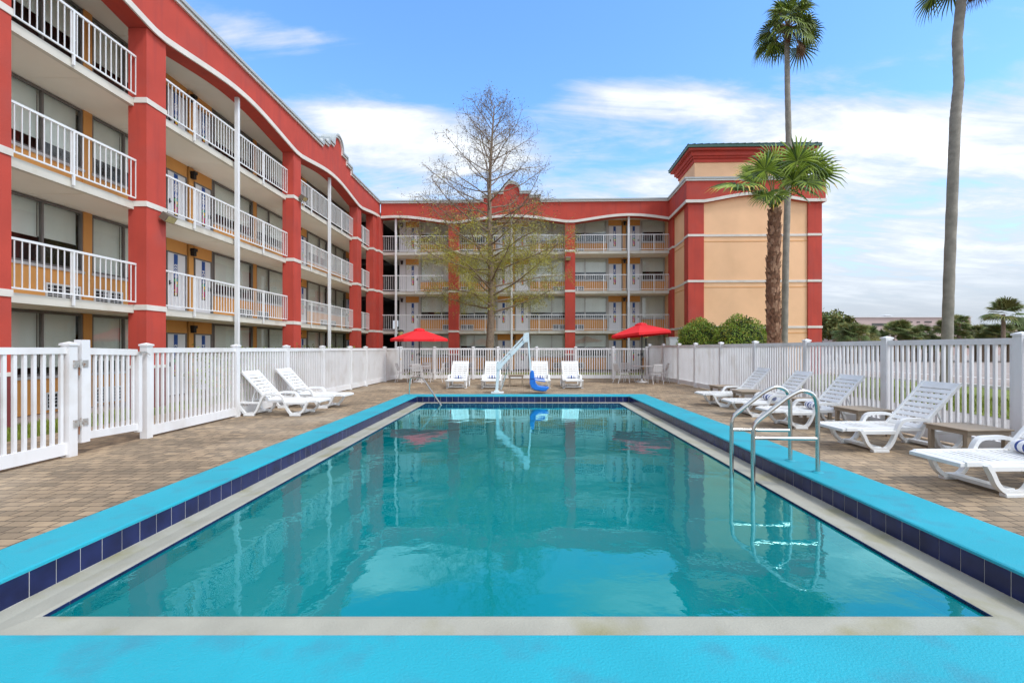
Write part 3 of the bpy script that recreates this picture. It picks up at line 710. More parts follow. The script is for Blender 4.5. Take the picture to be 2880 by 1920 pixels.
m = MB(TB); m.box(-8.56, 18, -6.5, -.45, -.05, 10.7); m.build('room_core', 'dark_room', hotel)
# stair hall at the inner corner: open to the sky behind on one side
m = MB(TB)
m.box(-18, -11.6, -6.9, -6.6, -.05, 10.9); m.box(-11.05, -8.5, -6.9, -6.6, -.05, 10.9); m.box(-11.6, -11.05, -6.9, -6.6, 3.9, 10.9); m.box(-11.6, -11.05, -6.9, -6.6, -.05, 2.6)
for fl in (0, 1, 2):
    for k in range(8): m.box(-10.9 + k * .3, -10.55 + k * .3, -4.5, -3.3, FL[fl] + .17 * k, FL[fl] + .17 * k + .17)
    m.box(-12.9, -8.57, -6.6, -2.6, FL[fl + 1] - .2, FL[fl + 1])
m.box(-18, -8.5, -6.9, 1.2, 10.78, 10.95); m.box(-18.3, -18, -6.9, 1.2, -.05, 10.95)
m.build('stair_hall', 'dark_core', hotel)
for fl in (1, 2, 3): slab(TB, -10.24, 10.3, FL[fl], -2.5)
slab(TB, -10.33, 10.3, CEIL[3] + .25, -6.5, 1.46, .25)
for c in (-4.74, 3.20): column(TB, c - .34, c + .34, COL0, COL1, PARB + .02)
for fl in (1, 2, 3):
    railing(TB, -9.75, -5.09, fl, (-7.4,)); railing(TB, -4.39, 2.85, fl, (-2.6, 1.1)); railing(TB, 3.55, 9.9, fl, (5.5, 8.9))
post(TB, -8.75, PARB + .42); post(TB, -.77, PARB + .42); post(TB, 7.17, PARB + .42)
parapet(TB, -9.72, 10.4, [-12.7, -4.74, 3.20, 11.15], 1.38, 1.925, -.77)
floodlight(TB, 3.05, 1.88, 7.55)

# ---- tower
S0, S1, D1 = 9.95, 17.75, 5.6
m = MB(TB); m.box(S0 + .12, S1 - .12, -5, D1 - .1, -.05, 11.3); tw = m.build('tower', 'peach_stucco', hotel)
for a, b, d0, d1 in ((S0, S0 + .92, D1 - .8, D1), (S1 - .80, S1, D1 - .8, D1), (S1 - .80, S1, -5, -4.2), (S0 - .02, S0 + .62, 1.3, 2.35)):
    m = MB(TB); m.box(a, b, d0, d1, -.05, PARB + .4); m.build('pilaster', 'red_stucco', tw, world=False)
for z in (FL[1] - .02, FL[2] - .02, FL[3] - .02):
    m = MB(TB)
    for a, b, d1 in ((S0 - .03, S0 + .95, D1 + .03), (S0 + .951, S1 - .831, D1 - .06), (S1 - .83, S1 + .03, D1 + .03)):
        m.box(a, b, D1 - .3, d1, z, z + .135)
    m.box(S0 - .03, S0 + .1, D1 - .83, D1 - .301, z, z + .135); m.box(S0 + .08, S0 + .2, 2.36, D1 - .832, z, z + .135); m.box(S0 - .05, S0 + .3, 1.28, 2.38, z, z + .135)
    m.build('band_trim', 'trim_stone', tw, world=False)
m = MB(TB)
for z in (FL[1] - .32, FL[2] - .32, FL[3] - .32): m.box(S0 + .93, S1 - .81, D1 - .12, D1 - .085, z, z + .03); m.box(S0 + .1, S0 + .135, 2.36, D1 - .81, z, z + .03)
m.build('reveal_shadow', 'ochre_panel', tw, world=False)  # darker ochre strips stand in for the shadow line of each groove
def tarch(s):
    t = abs(s - (S0 + S1) / 2) / ((S1 - S0) / 2 - .9); t = min(t, 1); return PARB + .12 + .42 * (.55 * (1 - t * t) + .45 * cos(pi / 2 * t) ** 2)
m = MB(TB); P0, P1 = S0 - .14, S1 + .14; n = 48; Sx = [P0 + (P1 - P0) * i / n for i in range(n + 1)]; vs = []
for s in Sx: vs += [(s, D1 + .13, tarch(s)), (s, D1 + .13, PART - .16), (s, D1 - .5, PART - .16), (s, D1 - .5, tarch(s))]
fs = [(i * 4 + j, i * 4 + (j + 1) % 4, i * 4 + 4 + (j + 1) % 4, i * 4 + 4 + j) for i in range(n) for j in range(4)] + [(0, 1, 2, 3), (n * 4 + 3, n * 4 + 2, n * 4 + 1, n * 4)]
m.add(vs, fs); m.box(P0, P0 + .5, 1.93, D1 - .501, PARB + .12, PART - .16); m.box(P1 - .5, P1, -5, D1 - .501, PARB + .12, PART - .16)
m.build('parapet', 'red_stucco', tw, world=False)
m = MB(TB); m.ribbon([(s, tarch(s) + .085) for s in Sx], .17, D1 + .126, D1 + .175, lambda p, q, a: (p, a, q)); m.box(P0 - .045, P0 + .004, 1.93, D1 + .175, PARB + .12, PARB + .29); m.box(P1 - .004, P1 + .045, -5, D1 + .175, PARB + .12, PARB + .29)
m.build('arch_trim', 'trim_stone', tw, world=False)
m = MB(TB)
for e, za, zb, mi in ((.07, PART - .16, PART - .06, 1), (.13, PART - .06, PART + .035, 0)): m.box(P0 - e, P1 + e, -5, D1 + .13 + e, za, zb, mi)
m.build('cornice', ['metal_cornice', 'white_cornice'], tw, world=False)
h0, h1, e0, e1 = S0 + .55, S1 - .55, 1.9, D1 - .55
m = MB(TB); m.box(h0, h1, e0, e1, PART - .2, 12.78); m.build('penthouse', 'peach_stucco', tw, world=False)
m = MB(TB)
for e, za, zb in ((.06, 12.70, 12.92), (.16, 12.92, 13.04), (.26, 13.04, 13.30), (.46, 13.30, 13.42)): m.box(h0 - e, h1 + e, e0 - e, e1 + e, za, zb)
m.build('penthouse_cornice', 'red_stucco', tw, world=False)
m = MB(TB); e = .56; a0, a1, b0, b1 = h0 - e, h1 + e, e0 - e, e1 + e
m.box(a0, a1, b0, b1, 13.42, 13.58); rz_ = 14.45; mid = (b0 + b1) / 2; ra, rb = a0 + 1.9, a1 - 1.9
m.add([(a0 - .03, b0 - .03, 13.58), (a1 + .03, b0 - .03, 13.58), (a1 + .03, b1 + .03, 13.58), (a0 - .03, b1 + .03, 13.58), (ra, mid, rz_), (rb, mid, rz_)], [(0, 1, 5, 4), (1, 2, 5), (2, 3, 4, 5), (3, 0, 4), (0, 3, 2, 1)])
k = a0
while k < a1:
    tt = 1 - max(0, min(1, max((ra - k) / 1.9, (k - rb) / 1.9))); zz = 13.58 + (rz_ - 13.58) * tt; yy = b1 + (mid - b1) * tt
    m.tube([(k, b1 + .03, 13.60), (k, yy, zz + .02)], .022, 4); k += .42
k = b0
while k < b1:
    tt = 1 - abs(k - mid) / (b1 - mid); m.tube([(a0 - .03, k, 13.60), (a0 + 1.9 * tt, k, 13.60 + (rz_ - 13.58) * tt)], .022, 4); k += .42
m.build('roof', 'roof_green', tw, world=False)

# ================================================================== FENCES
def fence_panel(parent, p0, p1, ztop, zbot, name='panel'):
    p0 = Vector((*p0, 0)); p1 = Vector((*p1, 0)); d = p1 - p0; Ln = d.length; u_ = d / Ln; nv = Vector((-u_.y, u_.x, 0)); up = Vector((0, 0, 1)); m = MB()
    c = (p0 + p1) / 2
    m.obox(c + up * (ztop - .045), u_ * (Ln / 2), nv * .028, up * .045); m.obox(c + up * (zbot + .085), u_ * (Ln / 2), nv * .028, up * .085)
    n = max(2, round(Ln / .121)); q = Ln / n
    for i in range(n):
        s = (i + .5) * q; m.obox(p0 + u_ * s + up * ((ztop - .089 + zbot + .169) / 2), u_ * .021, nv * .018, up * ((ztop - .09 - zbot - .17) / 2 + .0008))
    return m.build(name, 'vinyl_white', parent)
def fence_post(parent, x, y, ztop, rz=0):
    m = MB(); c, s = cos(rz), sin(rz); ax, ay = Vector((c, s, 0)), Vector((-s, c, 0)); up = Vector((0, 0, 1)); h = .0635
    m.obox(Vector((x, y, ztop / 2)), ax * h, ay * h, up * (ztop / 2))
    m.obox(Vector((x, y, ztop + .014)), ax * .078, ay * .078, up * .014)
    vs = [Vector((x, y, ztop + .028)) + ax * i * .078 + ay * j * .078 for i, j in ((-1, -1), (1, -1), (1, 1), (-1, 1))] + [Vector((x, y, ztop + .058))]
    m.add([tuple(q) for q in vs], [(0, 1, 4), (1, 2, 4), (2, 3, 4), (3, 0, 4)])
    return m.build('post', 'vinyl_white', parent)
def fence(pts, ztop, label, skip=()):
    e = empty('picket_fence', (pts[0][0], pts[0][1], 0), label, 'fence')
    for i, p in enumerate(pts):
        q = pts[min(i + 1, len(pts) - 1)]; r_ = pts[max(i - 1, 0)]; a = atan2(q[1] - r_[1], q[0] - r_[0])
        fence_post(e, p[0], p[1], ztop + .03, a)
        if i < len(pts) - 1 and i not in skip:
            v0, v1 = Vector(p), Vector(q); d = (v1 - v0).normalized() * .062
            fence_panel(e, v0 + d, v1 - d, ztop, .035)
    return e
FX = -6.55
lf = fence([(FX - .03, 4.4), (FX, 6.84), (FX, 8.24), (FX, 10.80), (FX, 13.10), (FX, 15.45), (FX, 17.90), (FX + .02, 19.6), (FX + .05, 22.2), (-6.40, 24.2)], 1.565, 'white picket fence along the left of the deck in front of the tall red columns', skip=(1,))
def xr(px, X): return F * X / (px - X0)
rf = fence([(6.9, 4.1), (6.9, 6.58), (6.9, 9.02), (6.9, 11.58), (6.9, 14.14), (6.9, 16.6), (6.88, 19.0), (6.86, 20.95), (6.62, 22.5), (6.42, 24.2)], 1.70, 'white picket fence behind the loungers and brown side tables on the right')
bf = fence([(-6.25, 24.2), (-4.54, 24.2), (-2.57, 24.2), (-1.31, 24.2), (.67, 24.2), (2.65, 24.2), (4.57, 24.2), (6.27, 24.2)], 1.575, 'white picket fence across the far end behind the pool lift')
m = MB(); m.box(-6.268, -6.232, 24.125, 24.135, .98, 1.05); m.build('sticker', 'banner_yellow', bf)

gt = empty('gate', (FX, 6.95, 0), 'white picket gate on rusty hinges in the left fence', 'gate')
m = MB(); m.box(FX - .04, FX + .075, 6.955, 7.09, .17, 1.68); m.build('stile', 'vinyl_white', gt); m = MB(); m.box(FX - .03, FX + .05, 8.02, 8.09, .14, 1.50); m.build('stile', 'vinyl_white', gt)
m = MB(); m.obox((FX, 7.555, 1.50), (.028, 0, 0), (0, .465, -.012), (0, .001, .05)); m.build('top_rail', 'vinyl_white', gt)
m = MB(); m.obox((FX, 7.555, .24), (.028, 0, 0), (0, .465, -.015), (0, 0, .055)); m.build('bottom_rail', 'vinyl_white', gt)
m = MB()
for i in range(9): y = 7.15 + i * .1; m.box(FX - .016, FX + .016, y - .019, y + .019, .28, 1.455)
m.build('pickets', 'vinyl_white', gt)
for z in (.42, 1.28):
    m = MB(); m.box(FX + .066, FX + .084, 6.83, 6.90, z, z + .1); m.box(FX + .076, FX + .086, 6.97, 7.05, z, z + .1); m.tube([(FX + .085, 6.93, z - .015), (FX + .085, 6.93, z + .115)], .012, 8); m.box(FX + .07, FX + .082, 6.9, 6.97, z + .03, z + .07)
    m.box(FX + .064, FX + .0655, 6.915, 6.935, z - .12, z - .005, 1)
    m.build('hinge', ['hinge_metal', 'rust'], gt)
m = MB(); m.box(FX + .05, FX + .075, 8.0, 8.16, 1.47, 1.5); m.tube([(FX + .07, 8.12, 1.5), (FX + .1, 8.2, 1.44)], .008, 6); m.build('latch', 'hinge_metal', gt)

# ================================================================== LOUNGERS
W2 = .335
def make_lounger():
    e = empty('sun_lounger', (0, 0, 0), '', 'sun lounger', 'white sun loungers around the pool')
    fn = lambda p, q, a: (p, a, q)
    def slats(m, org, ux, uz, length, n, head, gap=.017):
        ux, uz = Vector(ux), Vector(uz); org = Vector(org); p = (length - head) / n
        for i in range(n):
            c = org + ux * (i * p + p / 2) + uz * (.004 * cos(i))
            m.obox(c, ux * ((p - gap) / 2), (0, W2 - .05, 0), uz * .008)
        if head: m.obox(org + ux * (length - head / 2), ux * (head / 2), (0, W2 - .03, 0), uz * .014)
        for sy in (-1, 1):
            m.obox(org + ux * (length / 2) + Vector((0, sy * (W2 - .025), 0)), ux * (length / 2), (0, .026, 0), uz * .026)
            m.obox(org + ux * (length / 2) + Vector((0, sy * .105, 0)) - uz * .012, ux * (length / 2 - .02), (0, .012, 0), uz * .012)
    m = MB(); slats(m, (.17, 0, .335), (1, 0, 0), (0, 0, 1), 1.15, 14, 0, .024)
    m.obox((.15, 0, .328), (.035, 0, .006), (0, W2 - .015, 0), (0, 0, .022))
    m.build('seat', 'plastic_white', e, bevel=.006)
    m = MB(); an = R(47); ux = (cos(an), 0, sin(an)); uz = (-sin(an), 0, cos(an)); slats(m, (1.30, 0, .335), ux, uz, .93, 8, .13, .026); m.build('backrest', 'plastic_white', e, bevel=.006)
    for sy in (-1, 1):
        a0, a1 = sy * (W2 - .015), sy * (W2 + .05)
        m = MB()
        def arc(pts, k=6):      # Catmull-Rom through the points
            P = [Vector(p) for p in pts]; P = [2 * P[0] - P[1]] + P + [2 * P[-1] - P[-2]]; o = []
            for i in range(1, len(P) - 2):
                for j in range(k):
                    t = j / k; o.append(.5 * ((2 * P[i]) + (-P[i - 1] + P[i + 1]) * t + (2 * P[i - 1] - 5 * P[i] + 4 * P[i + 1] - P[i + 2]) * t * t + (-P[i - 1] + 3 * P[i] - 3 * P[i + 1] + P[i + 2]) * t ** 3))
            o.append(P[-2]); return [tuple(q) for q in o]
        loop = arc([(.36, .335), (.41, .25), (.47, .13), (.56, .055), (.66, .045), (.76, .055), (.84, .15), (.90, .29), (.96, .42), (1.03, .475), (1.16, .485), (1.30, .485), (1.39, .46), (1.45, .36), (1.50, .24), (1.56, .11), (1.63, .05), (1.72, .045), (1.82, .055), (1.90, .15), (1.95, .27), (1.95, .305)])
        m.ribbon(loop, .046, a0, a1, fn, smooth=False); m.build('side_frame', 'plastic_white', e, bevel=.008)
        m = MB(); m.box(1.46, 1.965, min(a0, a1), max(a0, a1) - .002, .275, .32); m.build('rear_bar', 'plastic_white', e, bevel=.006)
        m = MB(); m.box(.38, .90, min(a0, a1) + .004, max(a0, a1) - .004, .27, .325); m.build('side_rail', 'plastic_white', e, bevel=.006)
        for xx in (.66, 1.73):
            m = MB(); m.box(xx - .12, xx + .12, min(a0, a1) - .008, max(a0, a1) + .008, 0, .036); m.build('foot', 'plastic_white', e, bevel=.006)
    for a, b, z0, z1 in ((.60, .72, .03, .075), (1.67, 1.79, .03, .075), (1.90, 1.96, .27, .32)):
        m = MB(); m.box(a, b, -W2 + .02, W2 - .02, z0, z1); m.build('cross_brace', 'plastic_white', e, bevel=.006)
    m = MB()
    for sy in (-1, 1):
        m = MB(); m.tube([(1.62, sy * .22, .66), (1.70, sy * .24, .45), (1.72, sy * .25, .30)], .016, 6); m.build('back_prop', 'plastic_white', e)
    return e
lounger = make_lounger(); lu = [False]
def put_lounger(x, y, rz, label):
    o = place(lounger, lu[0], (x, y, 0), rz, label); lu[0] = True; return o
# origin is the middle of the foot end; local +x runs to the head
put_lounger(-4.60, 11.28, R(179), 'white slatted lounger at the left fence, nearer to the gate')
put_lounger(-4.53, 12.62, R(177), 'white slatted lounger at the left fence, farther from the gate')
for x, lab in ((-2.63, 'white lounger left of the pool lift, nearest the left umbrella'), (-1.27, 'white lounger behind the pool lift mast, left of the brown far table'),
               (.66, 'white lounger behind the blue seat of the pool lift'), (1.92, 'white lounger by the back fence right of the blue lift seat')):
    put_lounger(x, 17.95, R(90), lab)
put_lounger(4.66, 12.95, R(1), 'white lounger on the right farthest from the camera, no towel')
put_lounger(4.62, 11.10, R(-1), 'white lounger second farthest on the right, partly behind the steel ladder rails')
put_lounger(4.68, 9.50, R(1), 'white lounger third from the camera on the right, seen through the ladder rails')
put_lounger(4.66, 7.44, R(1.5), 'white lounger second from the camera on the right, empty between two brown tables')
put_lounger(4.46, 5.30, R(2), 'nearest white lounger on the right, cut by the frame edge')

# rolled towels
def towel(x, y, z, rz, ln, r, label, tilt=0):
    m = MB(); n = 20; k = 12; vs = []
    for i in range(k + 1):
        s = -ln / 2 + ln * i / k; rr = r * (1 if 0 < i < k else .93)
        for j in range(n): a = 2 * pi * j / n; vs.append((s, rr * cos(a) * 1.12, r * .9 + rr * sin(a) * .9))
    fs = []
    for i in range(k):
        for j in range(n): fs.append((i * n + j, i * n + (j + 1) % n, (i + 1) * n + (j + 1) % n, (i + 1) * n + j))
    o0 = len(m.f); m.add(vs, fs, 0, True)
    for i in range(k):
        if i in (2, 5, 6, 9):
            for j in range(n): m.m[o0 + i * n + j] = 1
    for s, sg in ((-ln / 2, -1), (ln / 2, 1)):        # spiral end
        m.add([(s, .93 * r * cos(2 * pi * j / n) * 1.12, r * .9 + .93 * r * sin(2 * pi * j / n) * .9) for j in range(n)], [tuple(range(n))], 0)
        sp = [(s + sg * .004, (r * .85) * (t / 40) * cos(t * .5), r * .9 + (r * .8) * (t / 40) * sin(t * .5)) for t in range(4, 41)]
        m.tube(sp, r * .075, 4, 1)
    o = m.build('rolled_towel', ['towel_white', 'towel_blue']); o.location = (x, y, z); o.rotation_euler = (0, 0, rz)
    tag(o, label, 'towel', 'rolled striped towels on the loungers')
towel(-2.63, 19.12, .35, R(8), .34, .065, 'striped rolled towel on the lounger nearest the left umbrella')
towel(-1.27, 19.12, .35, R(0), .34, .065, 'striped rolled towel on the lounger behind the pool lift mast')
towel(.66, 19.12, .35, R(0), .34, .065, 'striped rolled towel on the lounger behind the blue lift seat')
towel(1.92, 19.12, .35, R(-5), .34, .065, 'striped rolled towel on the far lounger right of the blue lift seat')
towel(5.72, 11.05, .35, R(95), .36, .075, 'striped rolled towel on the second farthest lounger on the right')
towel(5.75, 9.45, .35, R(80), .38, .08, 'striped rolled towel with a spiral end beside a brown table, seen beyond the ladder')
towel(5.74, 5.34, .35, R(85), .38, .085, 'striped rolled towel on the nearest right lounger at the frame edge')

# side tables
def make_side_table():
    e = empty('side_table', (0, 0, 0), '', 'side table', 'brown side tables by the loungers')
    m = MB(); m.box(-.33, .33, -.33, .33, .455, .475); m.build('table_top', 'table_brown', e, bevel=.006)
    m = MB(); m.ribbon([(-.29, -.29), (.29, -.29), (.29, .29), (-.29, .29)], .03, .40, .454, lambda p, q, a: (p, q, a), closed=True); m.build('apron', 'table_brown', e)
    for sx, sy in ((-1, -1), (1, -1), (1, 1), (-1, 1)):
        m = MB(); m.obox((sx * .265, sy * .265, .2005), (.03, 0, 0), (0, .026, 0), (0, 0, .2)); m.build('leg', 'table_brown', e, bevel=.004)
    return e
stp = make_side_table(); su = [False]
for x, y, rz, lab in ((-.32, 19.6, 0, 'brown side table behind the pool lift between two far loungers'), (5.85, 13.85, R(2), 'brown side table on the right farthest from the camera, beyond every lounger'),
                      (5.78, 12.18, R(-2), 'brown side table between the two farthest right loungers'), (6.15, 10.22, R(1), 'brown side table behind the ladder top by the third right lounger'),
                      (6.14, 8.62, R(3), 'brown side table right of the ladder beside a towel with a spiral end'), (6.16, 6.60, R(3), 'large looking brown side table nearest the camera')):
    place(stp, su[0], (x, y, 0), rz, lab); su[0] = True

# ================================================================== UMBRELLA SETS
def umbrella(x, y, h, dia, tilt, label):
    e = empty('patio_umbrella', (x, y, 0), label, 'umbrella', 'red patio umbrellas')
    nr = 6; rim = h - .50; rad = dia / 2
    Tm = Matrix.Translation((0, 0, h - .6)) @ Euler((R(tilt[0]), R(tilt[1]), 0)).to_matrix().to_4x4() @ Matrix.Translation((0, 0, .6 - h))
    T = lambda a, b, c: tuple(Tm @ Vector((a, b, c)))
    m = MB(T); rings = 7; k = 6; seg = nr * k; vs = []
    def pt(i, j):
        t = i / rings; a = 2 * pi * j / seg + .2; ph = (j % k) / k; sag = .35 * sin(pi * ph)
        rr = rad * (.04 + .96 * t); q = cos(pi / nr) / cos((ph - .5) * 2 * pi / nr); rr *= q * (1 - .02 * sag * t)
        return (rr * cos(a), rr * sin(a), h - .06 - (.44 + .03 * sag) * t ** 1.06 - .02 * sag * t)
    for i in range(rings + 1):
        for j in range(seg): vs.append(pt(i, j))
    for j in range(seg): x_, y_, z_ = pt(rings, j); vs.append((x_ * .992, y_ * .992, z_ - .12 + .025 * abs(sin(pi * (j % k) / k))))
    fs = [(i * seg + j, i * seg + (j + 1) % seg, (i + 1) * seg + (j + 1) % seg, (i + 1) * seg + j) for i in range(rings + 1) for j in range(seg)]
    m.add(vs, fs, 0, False); c = m.build('canopy', 'umbrella_red', e, world=False)
    sol = c.modifiers.new('cloth', 'SOLIDIFY'); sol.thickness = .006
    m = MB(T); vs = [(0, 0, h)]
    for i, (rr, zz) in enumerate(((.12, h - .015), (.26, h - .075), (.27, h - .13))):
        for j in range(16): a = 2 * pi * j / 16 + .2; r2 = rr * (1 if j % 2 else .95); vs.append((r2 * cos(a), r2 * sin(a), zz + (.012 if (j % 2 and i > 0) else 0)))
    fs = [(0, 1 + j, 1 + (j + 1) % 16) for j in range(16)] + [(1 + i * 16 + j, 1 + (i + 1) * 16 + j, 1 + (i + 1) * 16 + (j + 1) % 16, 1 + i * 16 + (j + 1) % 16) for i in range(2) for j in range(16)]
    m.add(vs, fs); m.build('vent', 'umbrella_red', e, world=False)
    m = MB(); m.tube([(0, 0, 0.02), (0, 0, h - .6)], .022, 10); m.tube([T(0, 0, h - .6), T(0, 0, h - .03)], .02, 10); m.build('pole', 'black_metal', e, world=False)
    m = MB(); m.box(-.035, .035, -.035, .035, 1.22, 1.36); m.tube([(-.035, 0, 1.29), (-.10, 0, 1.29), (-.10, 0, 1.23)], .01, 6); m.lathe([(.03, 0), (.034, .05), (.03, .1)], (0, 0, 1.0), 10); m.build('crank', 'black_metal', e, world=False)
    for q in range(nr):
        a = 2 * pi * q / nr + .2; m = MB(T)
        m.tube([(.05 * cos(a), .05 * sin(a), h - .13), (rad * .97 * cos(a), rad * .97 * sin(a), h - .535)], .008, 5)
        m.tube([(.04 * cos(a), .04 * sin(a), h - .62), (rad * .5 * cos(a), rad * .5 * sin(a), h - .345)], .007, 5); m.build('rib', 'black_metal', e, world=False)
    m = MB(); m.lathe([(.0, .0), (.24, 0), (.24, .035), (.20, .055), (.05, .07), (.045, .16), (.024, .17)], (0, 0, 0), 20); m.build('base', 'chair_white', e, world=False)
    return e
umbrella(-4.84, 22.0, 2.50, 2.62, (1, 0), 'red umbrella at the left end of the back fence')
umbrella(5.40, 21.7, 2.74, 2.95, (-2, -5), 'tilted red umbrella at the right corner beside the round bush')

def make_table():
    e = empty('patio_table', (0, 0, 0), '', 'table', 'white round patio tables')
    m = MB(); m.lathe([(.035, .735), (.46, .735), (.475, .742), (.475, .758), (.46, .765), (.035, .765), (.035, .735)], (0, 0, 0), 28); m.build('table_top', 'chair_white', e)
    for k in range(4):
        a = pi / 4 + k * pi / 2; m = MB(); c, s = cos(a), sin(a)
        m.tube([(.12 * c, .12 * s, .735), (.10 * c, .10 * s, .40), (.14 * c, .14 * s, .12), (.30 * c, .30 * s, .012)], .016, 6); m.build('leg', 'chair_white', e)
    m = MB(); m.lathe([(.09, .40), (.115, .40), (.115, .42), (.09, .42), (.09, .40)], (0, 0, 0), 14); m.build('ring', 'chair_white', e)
    return e
tp = make_table(); place(tp, False, (-4.84, 22.0, 0), 0, 'round white table under the left red umbrella'); place(tp, True, (5.40, 21.7, 0), .3, 'round white table under the right red umbrella')

def make_chair():       # faces local +y (sits looking to +y)
    e = empty('patio_chair', (0, 0, 0), '', 'chair', 'white slatted patio chairs')
    m = MB()
    for i in range(7): m.box(-.21, .21, -.19 + i * .06, -.145 + i * .06, .43 - .004 * abs(i - 3), .448 - .004 * abs(i - 3))
    for sx in (-1, 1): m.box(sx * .215 - .014, sx * .215 + .014, -.21, .23, .415, .445)
    m.build('seat', 'chair_white', e, bevel=.004)
    m = MB()
    for i in range(6):
        z = .54 + i * .056; y = -.225 - .10 * (z - .44) / .42; m.box(-.205, .205, y - .008, y + .008, z, z + (.036 if i < 5 else .05))
    for sx in (-.1, 0, .1): m.box(sx - .01, sx + .01, -.27, -.255, .54, .84)
    m.build('backrest', 'chair_white', e, bevel=.004)
    for sx in (-1, 1):
        m = MB(); m.tube([(sx * .235, -.33, .0), (sx * .225, -.24, .28), (sx * .215, -.215, .44), (sx * .21, -.25, .62), (sx * .20, -.325, .865)], .016, 6); m.build('leg', 'chair_white', e)
        m = MB(); m.tube([(sx * .235, .25, 0), (sx * .225, .23, .25), (sx * .215, .20, .43)], .016, 6); m.build('leg', 'chair_white', e)
    return e
chp = make_chair(); cu = [False]
for x, y, rz, lab in ((-4.75, 21.28, R(2), 'white chair with its back to the pool at the left umbrella table'), (-5.60, 22.05, R(-88), 'white chair by the left fence corner at the left umbrella table'),
                      (-4.02, 22.0, R(86), 'white chair on the pool lift side of the left umbrella table'), (-4.75, 22.85, R(178), 'white chair behind the left umbrella table against the back fence'),
                      (5.78, 20.85, R(8), 'white chair with its back to the pool at the right umbrella table'), (4.42, 21.4, R(-70), 'white chair on the lounger side of the right umbrella table'),
                      (4.95, 22.55, R(-170), 'white chair behind the right umbrella table against the back fence'), (6.30, 21.75, R(84), 'white chair against the right fence at the right umbrella table')):
    place(chp, cu[0], (x, y, 0), rz, lab); cu[0] = True

# ================================================================== POOL LIFT
pl = empty('pool_lift', (-.95, 16.45, 0), 'white metal pool lift with a hanging blue seat at the far pool edge', 'pool lift')
LY = 16.45
def lp(zx, zy, y=LY): return Vector((gx(1360 + zx / 7.84, y), y, gz(920 + zy / 7.84, y)))
def bar(m, a, b, wd, dp, mi=0):
    a, b = Vector(a), Vector(b); d = b - a; u_ = d.normalized(); n_ = Vector((u_.z, 0, -u_.x)); m.obox((a + b) / 2, d / 2, n_ * wd / 2, Vector((0, dp / 2, 0)), mi)
base_ = lp(290, 1470); top_ = lp(325, 930)
m = MB(); m.box(base_.x - .19, base_.x + .24, LY - .16, LY + .16, 0, .05); m.box(base_.x - .09, base_.x + .09, LY - .09, LY + .09, .05, .10); m.build('base_plate', 'lift_white', pl, bevel=.008)
m = MB(); bar(m, (base_.x, LY, .05), (top_.x, LY, top_.z + .1), .10, .10); m.build('mast', 'lift_white', pl, bevel=.01)
m = MB()
for dy in (-.065, .065):
    poly = [(lp(a, b).x, lp(a, b).z) for a, b in ((290, 755), (395, 755), (420, 860), (385, 935), (275, 940))]
    m.prism(poly, LY + dy - .006, LY + dy + .006, lambda p, q, a: (p, a, q), 0)
    for a, b in ((312, 780), (385, 780), (308, 905), (377, 912)): c = lp(a, b); m.tube([(c.x, LY + dy - .012, c.z), (c.x, LY + dy + .012, c.z)], .012, 8, 1)
m.build('lower_bracket', ['lift_white', 'hinge_metal'], pl)
m = MB(); bar(m, lp(370, 860), lp(900, 300), .115, .07); m.build('boom', 'lift_white', pl, bevel=.01)
m = MB(); bar(m, lp(360, 775), lp(890, 200), .05, .05); m.build('link_arm', 'lift_white', pl, bevel=.006)
m = MB()
for dy in (-.055, .055):
    poly = [(lp(a, b).x, lp(a, b).z) for a, b in ((885, 140), (945, 120), (1000, 120), (1008, 325), (890, 330), (870, 290))]
    m.prism(poly, LY + dy - .006, LY + dy + .006, lambda p, q, a: (p, a, q), 0)
    for a, b in ((903, 165), (960, 170), (963, 237), (888, 298), (966, 300)): c = lp(a, b); m.tube([(c.x, LY + dy - .012, c.z), (c.x, LY + dy + .012, c.z)], .012, 8, 1)
    poly = [(lp(a, b).x, lp(a, b).z) for a, b in ((590, 560), (680, 480), (700, 570), (610, 640))]
    m.prism(poly, LY + dy * .9 - .006, LY + dy * .9 + .006, lambda p, q, a: (p, a, q), 0)
m.build('upper_bracket', ['lift_white', 'hinge_metal'], pl)
m = MB(); bar(m, lp(975, 140), lp(1045, 1010), .06, .05); m.build('hanger', 'lift_white', pl, bevel=.008)
m = MB(); a, b = lp(385, 1380), lp(560, 800); m.tube([a, a + (b - a) * .55], .032, 10, 0); m.tube([a + (b - a) * .5, b], .018, 10, 1); m.build('actuator', ['hinge_metal', 'steel'], pl)
m = MB(); a, b = lp(345, 1430), lp(450, 1440); m.tube([a, b], .045, 10); m.build('motor', 'hinge_metal', pl)
m = MB(); SY0, SY1 = LY - .22, LY + .22
prof = [(1045, 950), (1105, 955), (1125, 1100), (1150, 1220), (1200, 1285), (1290, 1300), (1440, 1310), (1430, 1340), (1370, 1390), (1300, 1400), (1130, 1375), (1050, 1320), (1015, 1230), (1020, 1020)]
m.prism([(lp(a, b).x, lp(a, b).z) for a, b in prof], SY0, SY1, lambda p, q, a: (p, a, q)); m.build('seat', 'seat_blue', pl, bevel=.03)
for y_ in (SY0 - .03, SY1 + .03):
    m = MB(); a, b = lp(1120, 1130 if y_ > LY else 1150), lp(1355, 1160 if y_ > LY else 1185); a.y = b.y = y_; m.tube([a, b], .02, 8); m.build('armrest', 'seat_blue', pl)
m = MB(); a, b = lp(1040, 1130), lp(1150, 1160); m.box(a.x - .01, b.x - .05, SY0 - .006, SY1 + .006, a.z - .02, a.z + .02); m.build('belt', 'banner_blue', pl)
m = MB(); a, b = lp(1035, 1350), lp(1120, 1385); m.tube([a, b, lp(1390, 1420)], .018, 8); m.build('seat_bracket', 'lift_white', pl)

